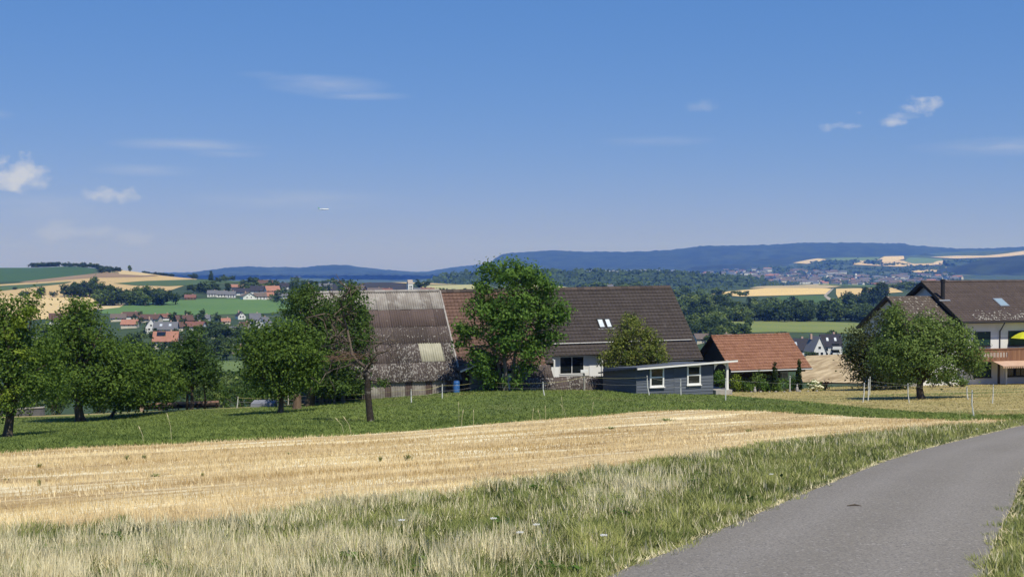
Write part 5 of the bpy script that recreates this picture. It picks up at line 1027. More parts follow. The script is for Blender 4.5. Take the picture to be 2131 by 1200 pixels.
vl = [  # lower village on the left
 ('white house with brown roof half hidden by the big apple tree crown',118,678,30,26,'white','brown',20,dict()),
 ('dark-roofed white gabled house below the bright meadow, left one',274,664,34,15,'white','brown',10,dict()),
 ('orange-roofed low house in front of the dark-roofed gabled one',270,682,32,17,'cream','orange',5,dict()),
 ('greyish brown roofed house beside the bright meadow edge',246,668,30,15,'cream','greybrown',15,dict()),
 ('long brown-roofed house in the middle of the lower village',313,670,40,16,'cream','brown',-5,dict()),
 ('small red-roofed house behind the long brown-roofed one',342,666,24,13,'white','red',12,dict()),
 ('tall white gabled house in the centre of the lower village',314,694,22,32,'white','grey',25,dict(gable=True)),
 ('large house with dark grey roof and roof windows',345,696,46,26,'white','grey',8,dict(sky=2)),
 ('orange-roofed house with a black solar panel, nearest in the village',345,724,48,34,'cream','orange',8,dict(solar=True,lo=400)),
 ('reddish brown roofed house right of the grey-roofed one',362,688,34,18,'cream','brown',18,dict()),
 ('house with steep dark brown roof left of a tall conifer',382,674,34,18,'brown','brown',30,dict()),
 ('long house with warm brown roof right in the lower village',406,686,38,17,'white','red',-6,dict()),
 ('small white house under the apple trees below the brown roofs',380,720,15,20,'white','dark',35,dict(lo=400)),
 ('grey-roofed house behind the conifers of the lower village',424,668,24,13,'white','grey',5,dict()),
 ('little orange-roofed house before the light meadow',469,674,18,12,'cream','orange',20,dict()),
 ('dark slate roofed house among trees right of the solar house',485,718,24,18,'white','dark',10,dict(lo=400)),
 ('brown-roofed house low among the orchard trees',495,735,22,16,'cream','brown',-12,dict(lo=380)),
 ('low brown roof beside the clearing',462,736,30,12,'brown','brown',3,dict(lo=380)),
 ('white gabled house at the right end of the lower village',500,664,16,16,'white','dark',40,dict(gable=True)),
 ('tall white house right of the lower village beside dark trees',530,676,22,24,'white','grey',20,dict()),
 ('white and grey house half hidden by the round apple tree',550,682,20,22,'white','grey',-15,dict(gable=True)),
 ('grey roof among trees in the right part of the lower village',490,694,26,15,'white','grey',14,dict()),
 ('small brown-roofed cottage beside the tall white house',508,684,20,14,'cream','brown',-8,dict()),
 # row of the upper village
 ('low white house with pale grey roof, leftmost of the upper village row',442,617,20,13,'white','grey',8,dict(lo=950,hi=1400)),
 ('low white house with grey roof, second of the upper village row',462,618,21,13,'white','grey',8,dict(lo=950,hi=1400)),
 ('low white house with dark grey roof, third of the upper village row',481,619,18,13,'white','grey',8,dict(lo=950,hi=1400)),
 ('dark-roofed house with white gables above the white row',501,614,34,14,'white','dark',12,dict(lo=1000,hi=1500)),
 ('white gabled house with pale roof in the upper village',515,623,25,15,'white','greybrown',35,dict(lo=950,hi=1400,gable=True)),
 ('large dark brown-roofed house with white gables in the upper village',540,612,36,17,'white','dark',10,dict(lo=1000,hi=1500)),
 ('white house with reddish roof below the large dark-roofed one',541,623,24,14,'white','greybrown',20,dict(lo=950,hi=1400)),
 ('orange-roofed house with white gable in the upper village',566,613,28,18,'white','orange',28,dict(lo=1000,hi=1500)),
 ('small orange-roofed house just under the other orange roof',560,622,18,14,'cream','orange',12,dict(lo=950,hi=1400)),
 ('long low white building right in the upper village',591,621,24,10,'white','grey',4,dict(lo=950,hi=1400)),
 ('long orange-roofed barn behind the white gables',502,601,42,9,'cream','orange',3,dict(lo=1100,hi=1600)),
 ('tall dark brown farm building at the top of the upper village',552,598,28,15,'brown','brown',15,dict(lo=1150,hi=1600)),
 ('white house with dark roof high in the upper village',590,602,20,13,'white','dark',15,dict(lo=1100,hi=1600)),
 ('small white house beside the high dark-roofed one',608,600,12,9,'white','greybrown',30,dict(lo=1100,hi=1600)),
 ('white gabled house above the ivy-wrapped tree',645,600,13,11,'white','dark',30,dict(lo=1100,hi=1600,gable=True)),
 ('wide grey-roofed hall behind the ivy-wrapped tree',678,601,26,11,'cream','grey',5,dict(lo=1100,hi=1600)),
 ('small white gabled house right of the grey hall',714,600,14,12,'white','dark',35,dict(lo=1100,hi=1600,gable=True)),
 ('brown-roofed house just above the corrugated roof',748,608,24,13,'brown','greybrown',-20,dict(lo=1000,hi=1600)),
 ('long grey-brown roof behind the corrugated barn ridge',782,608,32,9,'cream','greybrown',3,dict(lo=1000,hi=1600)),
 ('orange-red roofed house behind the corrugated barn ridge',806,608,20,8,'white','red',10,dict(lo=1000,hi=1600)),
 ('grey-roofed house right of the white church tower',872,607,20,8,'white','grey',6,dict(lo=1000,hi=1600)),
 ('low red-brown roofed house at the right end above the barn',890,608,26,9,'cream','red',4,dict(lo=1000,hi=1600)),
 ('small red-roofed farmstead left of the upper village',396,624,22,11,'brown','red',10,dict(lo=950,hi=1300)),
 ('white house peeping over the farmhouse ridge',1270,606,12,14,'white','grey',10,dict(lo=1100,hi=1800)),
 # valley on the right
 ('long brown-roofed house behind the gap between farmhouse and outbuilding',1468,712,46,18,'cream','greybrown',8,dict(lo=400,hi=700)),
 ('second brown-roofed house above the outbuilding ridge',1506,708,32,13,'cream','greybrown',5,dict(lo=450,hi=750)),
 ('small black-roofed white house above the outbuilding ridge',1506,697,18,9,'white','dark',10,dict(lo=500,hi=800)),
 ('white cottage with brown roof before the right wood',1810,655,26,13,'white','greybrown',15,dict(lo=900,hi=1300)),
 ('little white house among the right wood',1742,656,16,9,'white','grey',10,dict(lo=900,hi=1300)),
 ('small brown-roofed house before the green pasture wood',1634,660,20,9,'cream','brown',8,dict(lo=900,hi=1300)),
 ('small ochre-walled house hidden in the right wood',1690,650,18,10,'ochre','brown',8,dict(lo=950,hi=1400)),
]
for (lb, px, pyb, wpx, hpx, wl, rf, rot, kw) in vl: house(lb, px, pyb, wpx, hpx, wl, rf, rot, **kw)
house('dark-roofed white house partly behind the orange outbuilding', 1662, 738, 44, 38, 'white', 'dark', 6, D=440, eave=.45, sky=1)
house('white gabled modern house with grey roof in the middle of the three', 1697, 741, 30, 46, 'white', 'grey', 28, D=425, gable=True, eave=.35)
house('black-roofed white house with solar panels behind the gabled one', 1686, 720, 42, 26, 'white', 'dark', 10, D=480, solar=True)
nh = house('modern white apartment house with dark slate roof and two balconies', 1728, 741, 42, 46, 'white', 'dark', 4, D=432, eave=.52, sky=2, asp=.7)
ngx = Vector(nh.location); nf = Frame(ngx, 4); hw_ = 42/F*432*.5; hh_ = 46/F*432
for k, z in enumerate((.08, .36)): 
    b_ = MB().fbox(nf, -hw_*.1, hw_*.75, -hw_*.7-1.6, -hw_*.7-.02, hh_*z, hh_*z+.25).build('balcony', wm['white'], nh); MB().fbox(nf, -hw_*.1, hw_*.75, -hw_*.7-1.62, -hw_*.7-1.55, hh_*z+.25, hh_*z+1.1).build('railing', wm['white'], b_)
    MB().fbox(nf, -hw_*.05, hw_*.7, -hw_*.7-.10, -hw_*.7-.07, hh_*z+.3, hh_*z+2.0).build('window', M_glass, nh)
# white church tower with a saddle roof
D = 1180; g = P(853, 612, D); t = thing('church_tower', 'white church tower with saddle roof rising behind the corrugated barn', 'church', g); ft = Frame(g, 20); hw_ = 2.5; h_ = ratios(853, 590)[1]*D-g.z; h2 = ratios(853, 583)[1]*D-g.z+.6
MB().fbox(ft, -hw_, hw_, -hw_, hw_, -6, h_).build('wall', wm['white'], t)
mb = MB(); mb.add([ft.p(-hw_,-hw_-.2,h_),ft.p(hw_,-hw_-.2,h_),ft.p(hw_,hw_+.2,h_),ft.p(-hw_,hw_+.2,h_),ft.p(-hw_,0,h2),ft.p(hw_,0,h2)], [(0,1,5,4),(2,3,4,5),(1,2,5),(3,0,4)]); mb.build('roof', mat('pale_tiles', (.42,.37,.32), (.30,.25,.21), 1), t)
for z in (.35, .62): 
    for x in (-1.0, .5): MB().fbox(ft, x, x+.9, -hw_-.06, -hw_-.01, h_*z, h_*z+1.8).build('window', M_glass, t)
MB().fbox(ft, -hw_-.06, -hw_-.01, -.8, .8, h_*.6, h_*.6+1.8).build('window', M_glass, t)
# far town across the valley: one mesh per kind, each house its own object
def box_house(wk, rk):
    mb = MB(); c = [(-.5,-.4,-.5),(.5,-.4,-.5),(.5,.4,-.5),(-.5,.4,-.5),(-.5,-.4,.70),(.5,-.4,.70),(.5,.4,.70),(-.5,.4,.70)]
    mb.add(c, [(0,1,5,4),(1,2,6,5),(2,3,7,6),(3,0,4,7)]); mb.add([(-.5,-.4,.70),(-.5,.4,.70),(-.5,0,.98),(.5,-.4,.70),(.5,.4,.70),(.5,0,.98)], [(0,2,1),(3,4,5)])
    mb.add([(-.55,-.46,.66),(.55,-.46,.66),(.55,0,1.02),(-.55,0,1.02),(-.55,.46,.66),(.55,.46,.66)], [(0,1,2,3),(4,3,2,5)], i=1)
    me = bpy.data.meshes.new('town_house'); me.from_pydata(mb.V, [], mb.F); me.materials.append(wm[wk]); me.materials.append(rm[rk]); me.polygons.foreach_set('material_index', mb.I); me.update(); return me
kinds = [box_house(a, b) for a, b in (('white','greybrown'),('white','orange'),('white','grey'),('cream','orange'),('white','brown'),('cream','greybrown'),('white','dark'))]
kl = ['small white house with grey-brown roof in the far town','small white house with orange roof in the far town','small white house with grey roof in the far town','small cream house with orange roof in the far town','small white house with brown roof in the far town','small cream house with dull roof in the far town','small white house with dark roof in the far town']
rs = rnd(88); spots = []
zones = [(1425,1600,568,584,70,0),(1500,1600,560,572,18,0),(1600,1700,574,592,48,1),(1690,1800,577,594,48,2),(1790,1990,583,597,56,3),(1640,1760,565,576,22,0),(1850,2000,575,584,20,1),(1770,1900,574,585,16,1)]
for (x0, x1, y0, y1, n, kz) in zones:
    for k in range(n): spots.append((x0+(x1-x0)*rs.rand(), y0+(y1-y0)*rs.rand(), kz))
for (px, py, kz) in spots:
    D = float(Dat(px, py, 3600, 8200)); k = rs.choice(7, p=[(.34,.04,.30,.02,.10,.08,.12),(.28,.12,.20,.08,.10,.16,.06),(.28,.10,.22,.08,.10,.16,.06),(.30,.14,.16,.08,.10,.18,.04)][kz])
    o = link('town_house', kinds[k]); w_ = (11+12*rs.rand())*(D/5200)**.5*1.25; o.scale = (w_*(1+.6*rs.rand()), w_*.9, w_*.62); g = G(px, D); o.location = g; o.rotation_euler = (0, 0, rs.randn()*.5)
    sset(o, kl[k], 'house', 'houses of the far town across the valley')
for px, yb, yt, wpx, lb in ((1781,590,569,3.6,'tall white tower block standing out of the far town'),(1877,584,577,9,'broad white block at the right of the far town'),(1866,585,578,6,'smaller white block left of the broad one'),(1540,574,570,12,'long white hall at the left part of the far town')):
    D = float(Dat(px, yb, 3600, 8200)); g = G(px, D); h_ = (yb-yt)/F*D; w_ = wpx/F*D; f_ = Frame(g, 12); t = thing('tower_block', lb, 'building', g)
    MB().fbox(f_, -w_/2, w_/2, -w_/3, w_/3, -5, h_).build('wall', wm['white'], t); MB().fbox(f_, -w_/2.1, w_/2.1, -w_/3.2, w_/3.2, h_+.1, h_+h_*.05).build('roof', rm['grey'], t)
    for q_ in range(3): MB().fbox(f_, -w_*.4, w_*.4, -w_/3-.4, -w_/3-.1, h_*(.2+.25*q_), h_*(.28+.25*q_)).build('window', M_glass, t)

# ================================================================== farther trees, one object each, copied from a few kinds
def proto(kind, seed, nleaf=150, per=9):
    rs = rnd(seed); m = {'r': LM['far'], 'd': LM['fardark'], 'l': LM['farlight'], 'c': LM['fardark']}[kind[0]]
    if kind[0] == 'c': bl = [(0,0,.12+.8*k/8,.20*(1-k/8.4)+.02,.20*(1-k/8.4)+.02,.08) for k in range(9)]
    elif kind[1] == 't': bl = [(rs.randn()*.06, rs.randn()*.06, .3+.55*k/5, .22-.02*abs(k-2), .22, .17) for k in range(6)]
    else: bl = [(rs.randn()*.2, rs.randn()*.18, .38+.36*rs.rand(), .24+.08*rs.rand(), .24, .20+.05*rs.rand()) for k in range(7)]+[(0,0,.4,.36,.34,.26)]
    me, cc = crown_mesh('crown', bl, nleaf, per, .05, .085, m, seed, shell=.35, asp=.8)
    mb = MB(); mb.tube([(0,0,-.08),(0,0,.2),(.01,0,.6)], [.035,.028,.01], 5)
    for k in range(4): c = Vector(cc[rs.randint(len(cc))]); mb.tube([(0,0,.25), tuple(c*.6+Vector((0,0,.12))), tuple(c)], [.016,.010,.003], 4)
    tm = bpy.data.meshes.new('trunk'); tm.from_pydata([tuple(v) for v in mb.V], [], mb.F); tm.materials.append(M_bark); tm.update(); return me, tm
PR = {k: [proto(k, 400+i*7+j*31) for i in range(3)] for j, k in enumerate(('rr','rt','dr','dt','lr','cc'))}
WORD = {'rr': 'round mid-green', 'rt': 'tall mid-green', 'dr': 'round dark', 'dt': 'tall dark', 'lr': 'light green', 'cc': 'pointed conifer'}
def ftree(px, pyb, hpx, kind, lo, hi, where, rs, wide=1.0, group=None, label=None, D=None, parts=None):
    D = D or float(Dat(px, pyb, lo, hi)); g = G(px, D); h_ = hpx/F*D; me, tm = PR[kind][rs.randint(3)]
    parts = (hpx > 16) if parts is None else parts
    lb = label or (WORD[kind]+(' tree ' if kind != 'cc' else ' ')+where)
    if parts:
        t = thing('tree', lb, 'tree', g, group); sc = t
        c = link('crown', me, t); k = link('trunk', tm, t); sc.scale = (h_*wide, h_*wide, h_)
    else:
        sc = link('tree', me); sc.location = g; sc.scale = (h_*wide, h_*wide, h_); sset(sc, lb, 'tree', group)
    sc.rotation_euler = (0, 0, rs.rand()*6.28); return sc
rs = rnd(91); BELT = []
def belt(n, fx, fy, h0, h1, kinds_, lo, hi, where, group, wide=1.2, parts=None):
    for k in range(n):
        px = fx[0]+(fx[1]-fx[0])*rs.rand(); py = fy(px) if callable(fy) else fy[0]+(fy[1]-fy[0])*rs.rand()
        BELT.append((h0+(h1-h0)*rs.rand(), px, py, kinds_[rs.randint(len(kinds_))], lo, hi, where, wide*(.85+.4*rs.rand()), group))
# left hill belts
belt(15, (125,205), lambda x: 616+3*rs.rand(), 24, 36, ('rr','dr','dt'), 800, 1300, 'in the belt left on the hill slope', 'trees in the left belt on the hill slope', 1.0)
ftree(193, 617, 42, 'rt', 800, 1300, '', rs, .9, label='tallest tree of the left belt on the hill slope')
for px, yb, h, wd in ((48,620,16,1.4),(86,620,28,.95),(112,619,14,1.2),(30,603,7,1.8)): ftree(px, yb, h, 'dr', 800, 1400, '', rs, wd, label={48:'low round bush-like tree farthest left on the golden slope',86:'single taller tree left of the belt on the slope',112:'small round tree between the single tree and the belt',30:'flat dark bush at the left edge of the slope'}[px])
belt(34, (206,345), lambda x: 634+3*rs.rand()-(x-206)*.01, 26, 42, ('rr','dr','dt','rt'), 780, 1250, 'in the dark row above the bright meadow', 'trees in the dark row above the bright meadow', .95)
ftree(365, 634, 33, 'dr', 800, 1250, '', rs, 1.0, label='single dark tree at the right end of the row above the meadow')
belt(5, (376,402), (618,624), 12, 18, ('dr','rr'), 850, 1350, 'beside the small red-roofed farmstead', 'trees beside the red-roofed farmstead')
belt(14, (402,464), (607,613), 18, 27, ('dr','dt','rr'), 1000, 1500, 'in the dark grove left of the upper village', 'trees of the grove left of the upper village')
ftree(474, 612, 24, 'dt', 1000, 1500, '', rs, .9, label='tall dark tree between the grove and the dark-roofed house')
belt(90, (62,252), lambda x: float(np.interp(x, [62,130,190,252], [555,554,557,568]))+rs.rand(), 7, 12, ('dr','dr','dt'), 1700, 2150, 'of the wood edge along the left skyline', 'trees along the left skyline', 1.5)
belt(8, (204,232), (566,569), 10, 15, ('dr',), 1350, 1900, 'in the small grove at the crest of the golden field', 'trees of the crest grove', 1.2)
ftree(271, 566, 14, 'rt', 1500, 1950, '', rs, 1.1, label='lone tree standing on the left hill crest')
belt(30, (298,362), lambda x: float(np.interp(x, [298,330,362], [567,569,575])), 4, 7, ('dr',), 1500, 2000, 'of the low hedge on the hill crest', 'trees of the low crest hedge', 1.7)
ftree(404, 582, 14, 'dr', 1450, 1900, '', rs, 1.3, label='round dark tree on the skyline left of the conifer')
ftree(439, 584, 22, 'cc', 1450, 1800, '', rs, 1.0, label='single pointed conifer on the skyline before the blue hill')
belt(9, (446,492), (583,588), 8, 14, ('dr','rr'), 1400, 1800, 'right of the skyline conifer', 'trees right of the skyline conifer')
belt(64, (500,720), (590,612), 9, 20, ('dr','rr','dt'), 1150, 1650, 'among the upper village roofs', 'trees among the upper village roofs', 1.1)
belt(16, (560,650), (620,640), 12, 22, ('dr','rr'), 850, 1200, 'below the upper village', 'trees below the upper village')
ftree(533, 592, 17, 'dr', 1200, 1700, '', rs, 1.1, label='big dark round tree left of the tall farm building')
for px, yb, h in ((643,594,12),(652,594,11),(672,592,10)): ftree(px, yb, h, 'dr', 1300, 1700, 'on the skyline above the upper village', rs, 1.0, 'skyline trees above the upper village')
belt(10, (690,740), (588,592), 6, 9, ('dr','rr'), 1400, 1750, 'behind the dark netted field', 'trees behind the dark field')
belt(4, (866,888), (597,604), 15, 20, ('dr','dt'), 1200, 1800, 'beside the white church tower', 'trees beside the white church tower')
belt(16, (880,985), (603,607), 4, 8, ('dr','rr'), 1000, 1500, 'on the field edge above the barn roof', 'trees above the barn roof')
belt(16, (1215,1350), (601,607), 14, 22, ('dr','rr'), 1100, 2000, 'behind the farmhouse ridge', 'trees behind the farmhouse ridge', 1.5)
# lower village trees
belt(64, (200,640), (664,740), 13, 24, ('rr','dr','dt','rt','lr'), 380, 900, 'among the lower village houses', 'trees among the lower village houses', 1.0)
belt(22, (290,520), (684,712), 14, 24, ('dr','rr','dt'), 420, 800, 'between the lower village gardens', 'trees between the lower village gardens', 1.0)
belt(20, (240,420), (728,760), 22, 34, ('rr','dr'), 380, 600, 'in front of the lower village', 'trees in front of the lower village', 1.2)
belt(26, (400,600), (700,750), 24, 42, ('dr','rr','rt'), 380, 800, 'in the green right of the solar house', 'trees right of the solar house')
belt(8, (375,450), (668,682), 20, 28, ('cc','dt'), 450, 850, 'between the lower village roofs', 'conifers between the lower village roofs', 1.0)
belt(34, (-20,300), (705,760), 28, 40, ('rr','dr','lr'), 330, 700, 'behind the orchard on the left', 'trees behind the orchard on the left', 1.1)
belt(46, (180,760), (785,838), 44, 62, ('rr','dr','lr','rt'), 120, 330, 'on the slope below the meadow', 'trees on the slope below the meadow', 1.2)
# orchards right
belt(110, (1385,1510), lambda x: 640+72*rs.rand(), 22, 40, ('rr','dr','lr','dt','rt'), 380, 1250, 'in the orchards behind the farmhouse gable', 'orchard trees behind the farmhouse gable', 1.2)
belt(22, (1400,1500), (612,640), 14, 24, ('dr','rr'), 950, 1900, 'before the wooded ridge', 'trees before the wooded ridge', 1.3)
belt(86, (1490,1835), lambda x: 664+6*rs.rand(), 26, 40, ('rr','dr','dt','lr','dr'), 850, 1150, 'of the wood behind the green pasture', 'trees of the wood behind the green pasture', 1.1)
belt(60, (1490,1840), lambda x: 642+14*rs.rand(), 16, 30, ('rr','dr','rt','lr'), 950, 1500, 'at the back of the valley wood', 'trees at the back of the valley wood', 1.2)
for k, (px, yb, h, kd) in enumerate(((1770,636,34,'dr'),(1758,638,30,'dr'),(1800,638,40,'dt'),(1818,638,42,'dt'),(1790,640,36,'dr'),(1836,634,48,'dt'),(1828,636,40,'dr'))):
    ftree(px, yb, h, kd, 950, 1500, '', rs, .95, label=['broad dark tree left in the tall group before the town','shorter dark tree at the left end of the tall group','tall tree in the middle of the tall group','second tall tree in the middle of the tall group','dark tree filling the gap in the tall group','tallest dark tree of the group, beside the white gable','dark tree just left of the tallest one'][k])
for px in (1637,1645,1650,1660): ftree(px, 640, 18, 'cc', 950, 1500, 'in the small row of conifers before the green field', rs, 1.0, 'row of small conifers in the valley')
belt(12, (1480,1560), (612,626), 8, 14, ('dr','rr'), 1300, 2200, 'along the golden field', 'trees along the golden field', 1.2)
belt(20, (1455,1560), (690,704), 22, 34, ('dr','rr','rt'), 480, 800, 'above the outbuilding roof', 'trees above the outbuilding roof', 1.1)
belt(24, (1440,1660), (700,716), 12, 20, ('dr','rr','lr'), 440, 700, 'of the hedge below the pasture', 'trees of the hedge below the pasture', 1.6)
belt(7, (1715,1750), (700,706), 12, 18, ('dr','rr'), 520, 800, 'behind the modern apartment house', 'trees behind the apartment house', 1.1)
belt(5, (1682,1700), (735,741), 12, 22, ('dr',), 395, 420, 'in front of the white gabled modern house', 'shrubs in front of the modern houses', 1.2)
belt(26, (1850,1990), (598,606), 10, 20, ('dr','rr'), 1400, 3200, 'before the far town behind the white gable', 'trees before the far town', 1.5)
def ordn(k): return str(k)+('th' if 10 < k % 100 < 14 else {1: 'st', 2: 'nd', 3: 'rd'}.get(k % 10, 'th'))
BELT.sort(key=lambda t_: -t_[0]); big = BELT[:262]; small = BELT[262:]; cnt = {}
for b_ in sorted(big, key=lambda t_: (t_[6], t_[1])):
    cnt[b_[6]] = cnt.get(b_[6], 0)+1
    ftree(b_[1], b_[2], b_[0], b_[3], b_[4], b_[5], '', rs, b_[7], b_[8], WORD[b_[3]]+' tree, '+ordn(cnt[b_[6]])+' from left '+b_[6])
LP = {k: [proto(k, 900+i*7+j*31, 44, 8)[0] for i in range(2)] for j, k in enumerate(PR)}
V = []; Qs = []; T = []; MI = []; n = 0; mlist = [LM['far'], LM['fardark'], LM['farlight']]
for (h_, px, py, kd, lo, hi, wh, wd, gr) in small:
    D = float(Dat(px, py, lo, hi)); g = np.array(G(px, D)); me = LP[kd][rs.randint(2)]; v = np.zeros(len(me.vertices)*3, dtype=np.float32); me.vertices.foreach_get('co', v); v = v.reshape(-1, 3)
    nq = len(v)//4; ce = v.reshape(-1, 4, 3).mean(1, keepdims=True); v = ((v.reshape(-1, 4, 3)-ce)*1.5+ce).reshape(-1, 3)
    a_ = rs.rand()*6.28; ca, sa = math.cos(a_), math.sin(a_); hm_ = h_/F*D; v = np.stack([(v[:, 0]*ca-v[:, 1]*sa)*hm_*wd, (v[:, 0]*sa+v[:, 1]*ca)*hm_*wd, v[:, 2]*hm_], 1)+g
    tt = np.zeros(nq, dtype=np.float32); me.attributes['tint'].data.foreach_get('value', tt); V.append(v); Qs.append(np.arange(4*nq).reshape(nq, 4)+n); n += len(v); T.append(tt); MI.append(np.full(nq, {'r': 0, 'd': 1, 'c': 1, 'l': 2}[kd[0]]))
sset(link('distant_trees', nmesh('distant_trees', np.concatenate(V), np.concatenate(Qs), mlist, mi=np.concatenate(MI), tint=np.concatenate(T))), 'small far trees of hedges, orchards and wood edges', kind='stuff')
# the far town's trees: a mass nobody could count, and clumps of wood on the far slopes
def leafmass(name, spots_, m, seed, label, size):
    rs = rnd(seed); V = []; Qs = []; n = 0; T = []
    for (px, py, wpx, hpx, lo, hi, cnt) in spots_:
        for k in range(cnt):
            x = px+rs.randn()*wpx*.4; D = float(Dat(x, py+rs.randn()*1.0, lo, hi)); g = np.array(G(x, D)); r = hpx/F*D*(.6+.6*rs.rand())
            q_ = g+rs.randn(14, 3)*r*np.array([.45,.45,.22])+np.array([0,0,r*.35]); v, f = leaf_quads(q_, rs.randn(14, 3)*.6+np.array([0,-.5,.8]), r*size, rs, .9); V.append(v); Qs.append(f+n); n += len(v); T.append(np.clip(rs.rand()*.5+rs.rand(14)*.4, 0, 1))
    return sset(link(name, nmesh(name, np.concatenate(V), np.concatenate(Qs), m, tint=np.concatenate(T))), label, kind='stuff')
sp = [(1425+14*k+0, 560+34*((k*37 % 100)/100), 20, 7, 3600, 8200, 16) for k in range(42)]+[(1425+6*k, 575+18*((k*61 % 100)/100), 14, 5, 3600, 7000, 9) for k in range(95)]
leafmass('town_trees', sp, LM['fardark'], 9, 'trees scattered through the far town', .75)
sp = [(1730,549,34,8,6400,8600,46),(1770,548,16,8,6400,8600,16),(1815,549,14,9,6400,8600,18),(1850,552,60,5,6200,8400,30),(1910,556,40,5,6200,8200,26),(1975,552,10,10,6000,8200,14),(1700,556,60,5,6200,8600,50),(1600,560,60,6,6000,8600,60),(1670,541,14,3,6800,9000,8),(1900,562,60,5,5600,8000,50),(1800,560,60,5,5600,8000,50),(2010,545,30,6,6000,8200,30)]
leafmass('far_groves', sp, LM['fardark'], 10, 'dark groves between the fields of the far slope', .75)
sp = [(840+k*7.6, float(np.interp(840+k*7.6, [840,900,1000,1140,1250,1340,1440,1560,1640], [604,598,592,592,592,592,594,602,606])), 8, 11, 2000, 2600, 10) for k in range(106)]
# ridge canopy: rounded tree tops standing out of the near wooded ridge
rs2 = rnd(12); V = []; Qs = []; T = []; n = 0; rp = [(840,604),(870,596),(900,582),(930,572),(960,569),(1030,570),(1100,569),(1140,565),(1200,564),(1290,566),(1340,564),(1400,565),(1440,569),(1500,573),(1560,577),(1590,584),(1620,594),(1640,606)]
for k in range(2600):
    px = 842+rs2.rand()*796; s = rs2.rand(); Dc = 2700+(3250-2700)*s; e = s; e = e*e*(3-2*e)*.6+e*.4
    zt = ZP(3250, np.interp(px, [p[0] for p in rp], [p[1] for p in rp])); z = -78+(zt+78)*e; x = (px-CX)/F*Dc; r = 7+5*rs2.rand()
    q_ = np.array([x, Dc, z])+rs2.randn(7, 3)*r*np.array([.6,.6,.35]); v, f = leaf_quads(q_, rs2.randn(7, 3)*.5+np.array([0,-.5,.8]), r*.9, rs2, .9); V.append(v); Qs.append(f+n); n += len(v); T.append(np.clip(rs2.rand()*.6+rs2.rand(7)*.3, 0, 1))
sset(link('ridge_canopy', nmesh('ridge_canopy', np.concatenate(V), np.concatenate(Qs), LM['fardark'], tint=np.concatenate(T))), 'tree tops of the dark wooded ridge', kind='stuff')

# ================================================================== grass and stubble
def vnoise(x, y, sc, seed):
    rs = rnd(seed); T_ = rs.rand(64, 64); u = x/sc; v = y/sc; i = np.floor(u).astype(int); j = np.floor(v).astype(int); fu = u-i; fv = v-j; fu = fu*fu*(3-2*fu); fv = fv*fv*(3-2*fv)
    g = lambda a, b: T_[a % 64, b % 64]
    return (g(i, j)*(1-fu)+g(i+1, j)*fu)*(1-fv)+(g(i, j+1)*(1-fu)+g(i+1, j+1)*fu)*fv
vfA = np.vectorize(fA); vfB = np.vectorize(fB); vfC = np.vectorize(fCe); vfE = np.vectorize(fE)
def blades(name, x, y, h, wd, lean, m, tint, seed, label):
    rs = rnd(seed); n = len(x); z = zat(x, y)-.01; an = vnoise(x, y, .45, seed+70)*14+rs.randn(n)*.8; fa = rs.randn(n)*.9   # blade plane roughly any way round
    dx, dy = np.cos(fa)*wd/2, np.sin(fa)*wd/2; lx, ly = np.cos(an)*lean*h, np.sin(an)*lean*h
    V = np.stack([np.stack([x-dx, y-dy, z], 1), np.stack([x+dx, y+dy, z], 1), np.stack([x+lx, y+ly, z+h], 1)], 1).reshape(-1, 3)
    return sset(link(name, nmesh(name, V, np.arange(3*n).reshape(n, 3), m, tint=tint)), label, kind='stuff')
def inroad(x, y, pad=0):
    xl = np.interp(y, RL[:, 1], RL[:, 0]); xr = np.interp(y, RR[:, 1], RR[:, 0]); return (x > xl+pad) & (x < xr-pad)
M_gr = mat('verge_grass', (.080,.120,.026), tintmix=(.37,.38,.125), rough=.7, spec=.2, transl=.25)
M_straw = mat('straw', (.46,.38,.19), tintmix=(.92,.84,.56), rough=.65, spec=.25, transl=.15)
M_stubs = mat('stubble_straw', (.43,.30,.125), tintmix=(.88,.75,.46), rough=.65, spec=.25, transl=.1)
M_mgr = mat('meadow_grass', (.075,.12,.026), tintmix=(.235,.295,.072), rough=.7, spec=.2, transl=.25)
M_dry = mat('dry_lawn_grass', (.25,.22,.075), tintmix=(.58,.48,.22), rough=.7, spec=.2, transl=.2)
rs = rnd(3)
def cand(n, lo, hi, pw=1.0):
    n = int(n*1.32); px = -620+3040*rs.rand(n); D = np.exp(np.log(lo)+(np.log(hi)-np.log(lo))*rs.rand(n)**pw); return px, (px-CX)/F*D, D
# verge
px, x, D = cand(640000, 9.0, 60, 1.2); a = vfA(px); edge = (vnoise(x, D, 1.3, 1)-.5)*1.6+(vnoise(x, D, .35, 2)-.5)*.8
ok = (D < a*1.015+edge) & ~inroad(x, D, .26*vnoise(x, D, .35, 41)-.06); px, x, D, a = px[ok], x[ok], D[ok], a[ok]
droad = np.interp(D, RL[:, 1], RL[:, 0])-x; droad = np.where(droad < 0, (x-np.interp(D, RR[:, 1], RR[:, 0])), droad)
pt = vnoise(x, D, 2.2, 3)*.55+vnoise(x, D, .6, 4)*.45
frac = np.clip((a-D)/8, 0, 1)
cl = vnoise(x, D, .28, 33)
straw_p = np.clip(.02+(pt*.6+cl*.4-.44)*3.6*np.clip(droad/2.5, .05, 1)+.16*np.clip((700-px)/700, 0, 1)-.5*np.clip((px-1100)/500, 0, 1), .05, .84)
near_b = np.clip(1-(a-D)/2.5, 0, 1); straw_p = np.maximum(straw_p, near_b*.8*np.clip((1150-px)/300, 0, 1)*np.clip(pt*2.2-.4, 0, 1))
isS = rs.rand(len(x)) < straw_p; sc = (D/11)**.55
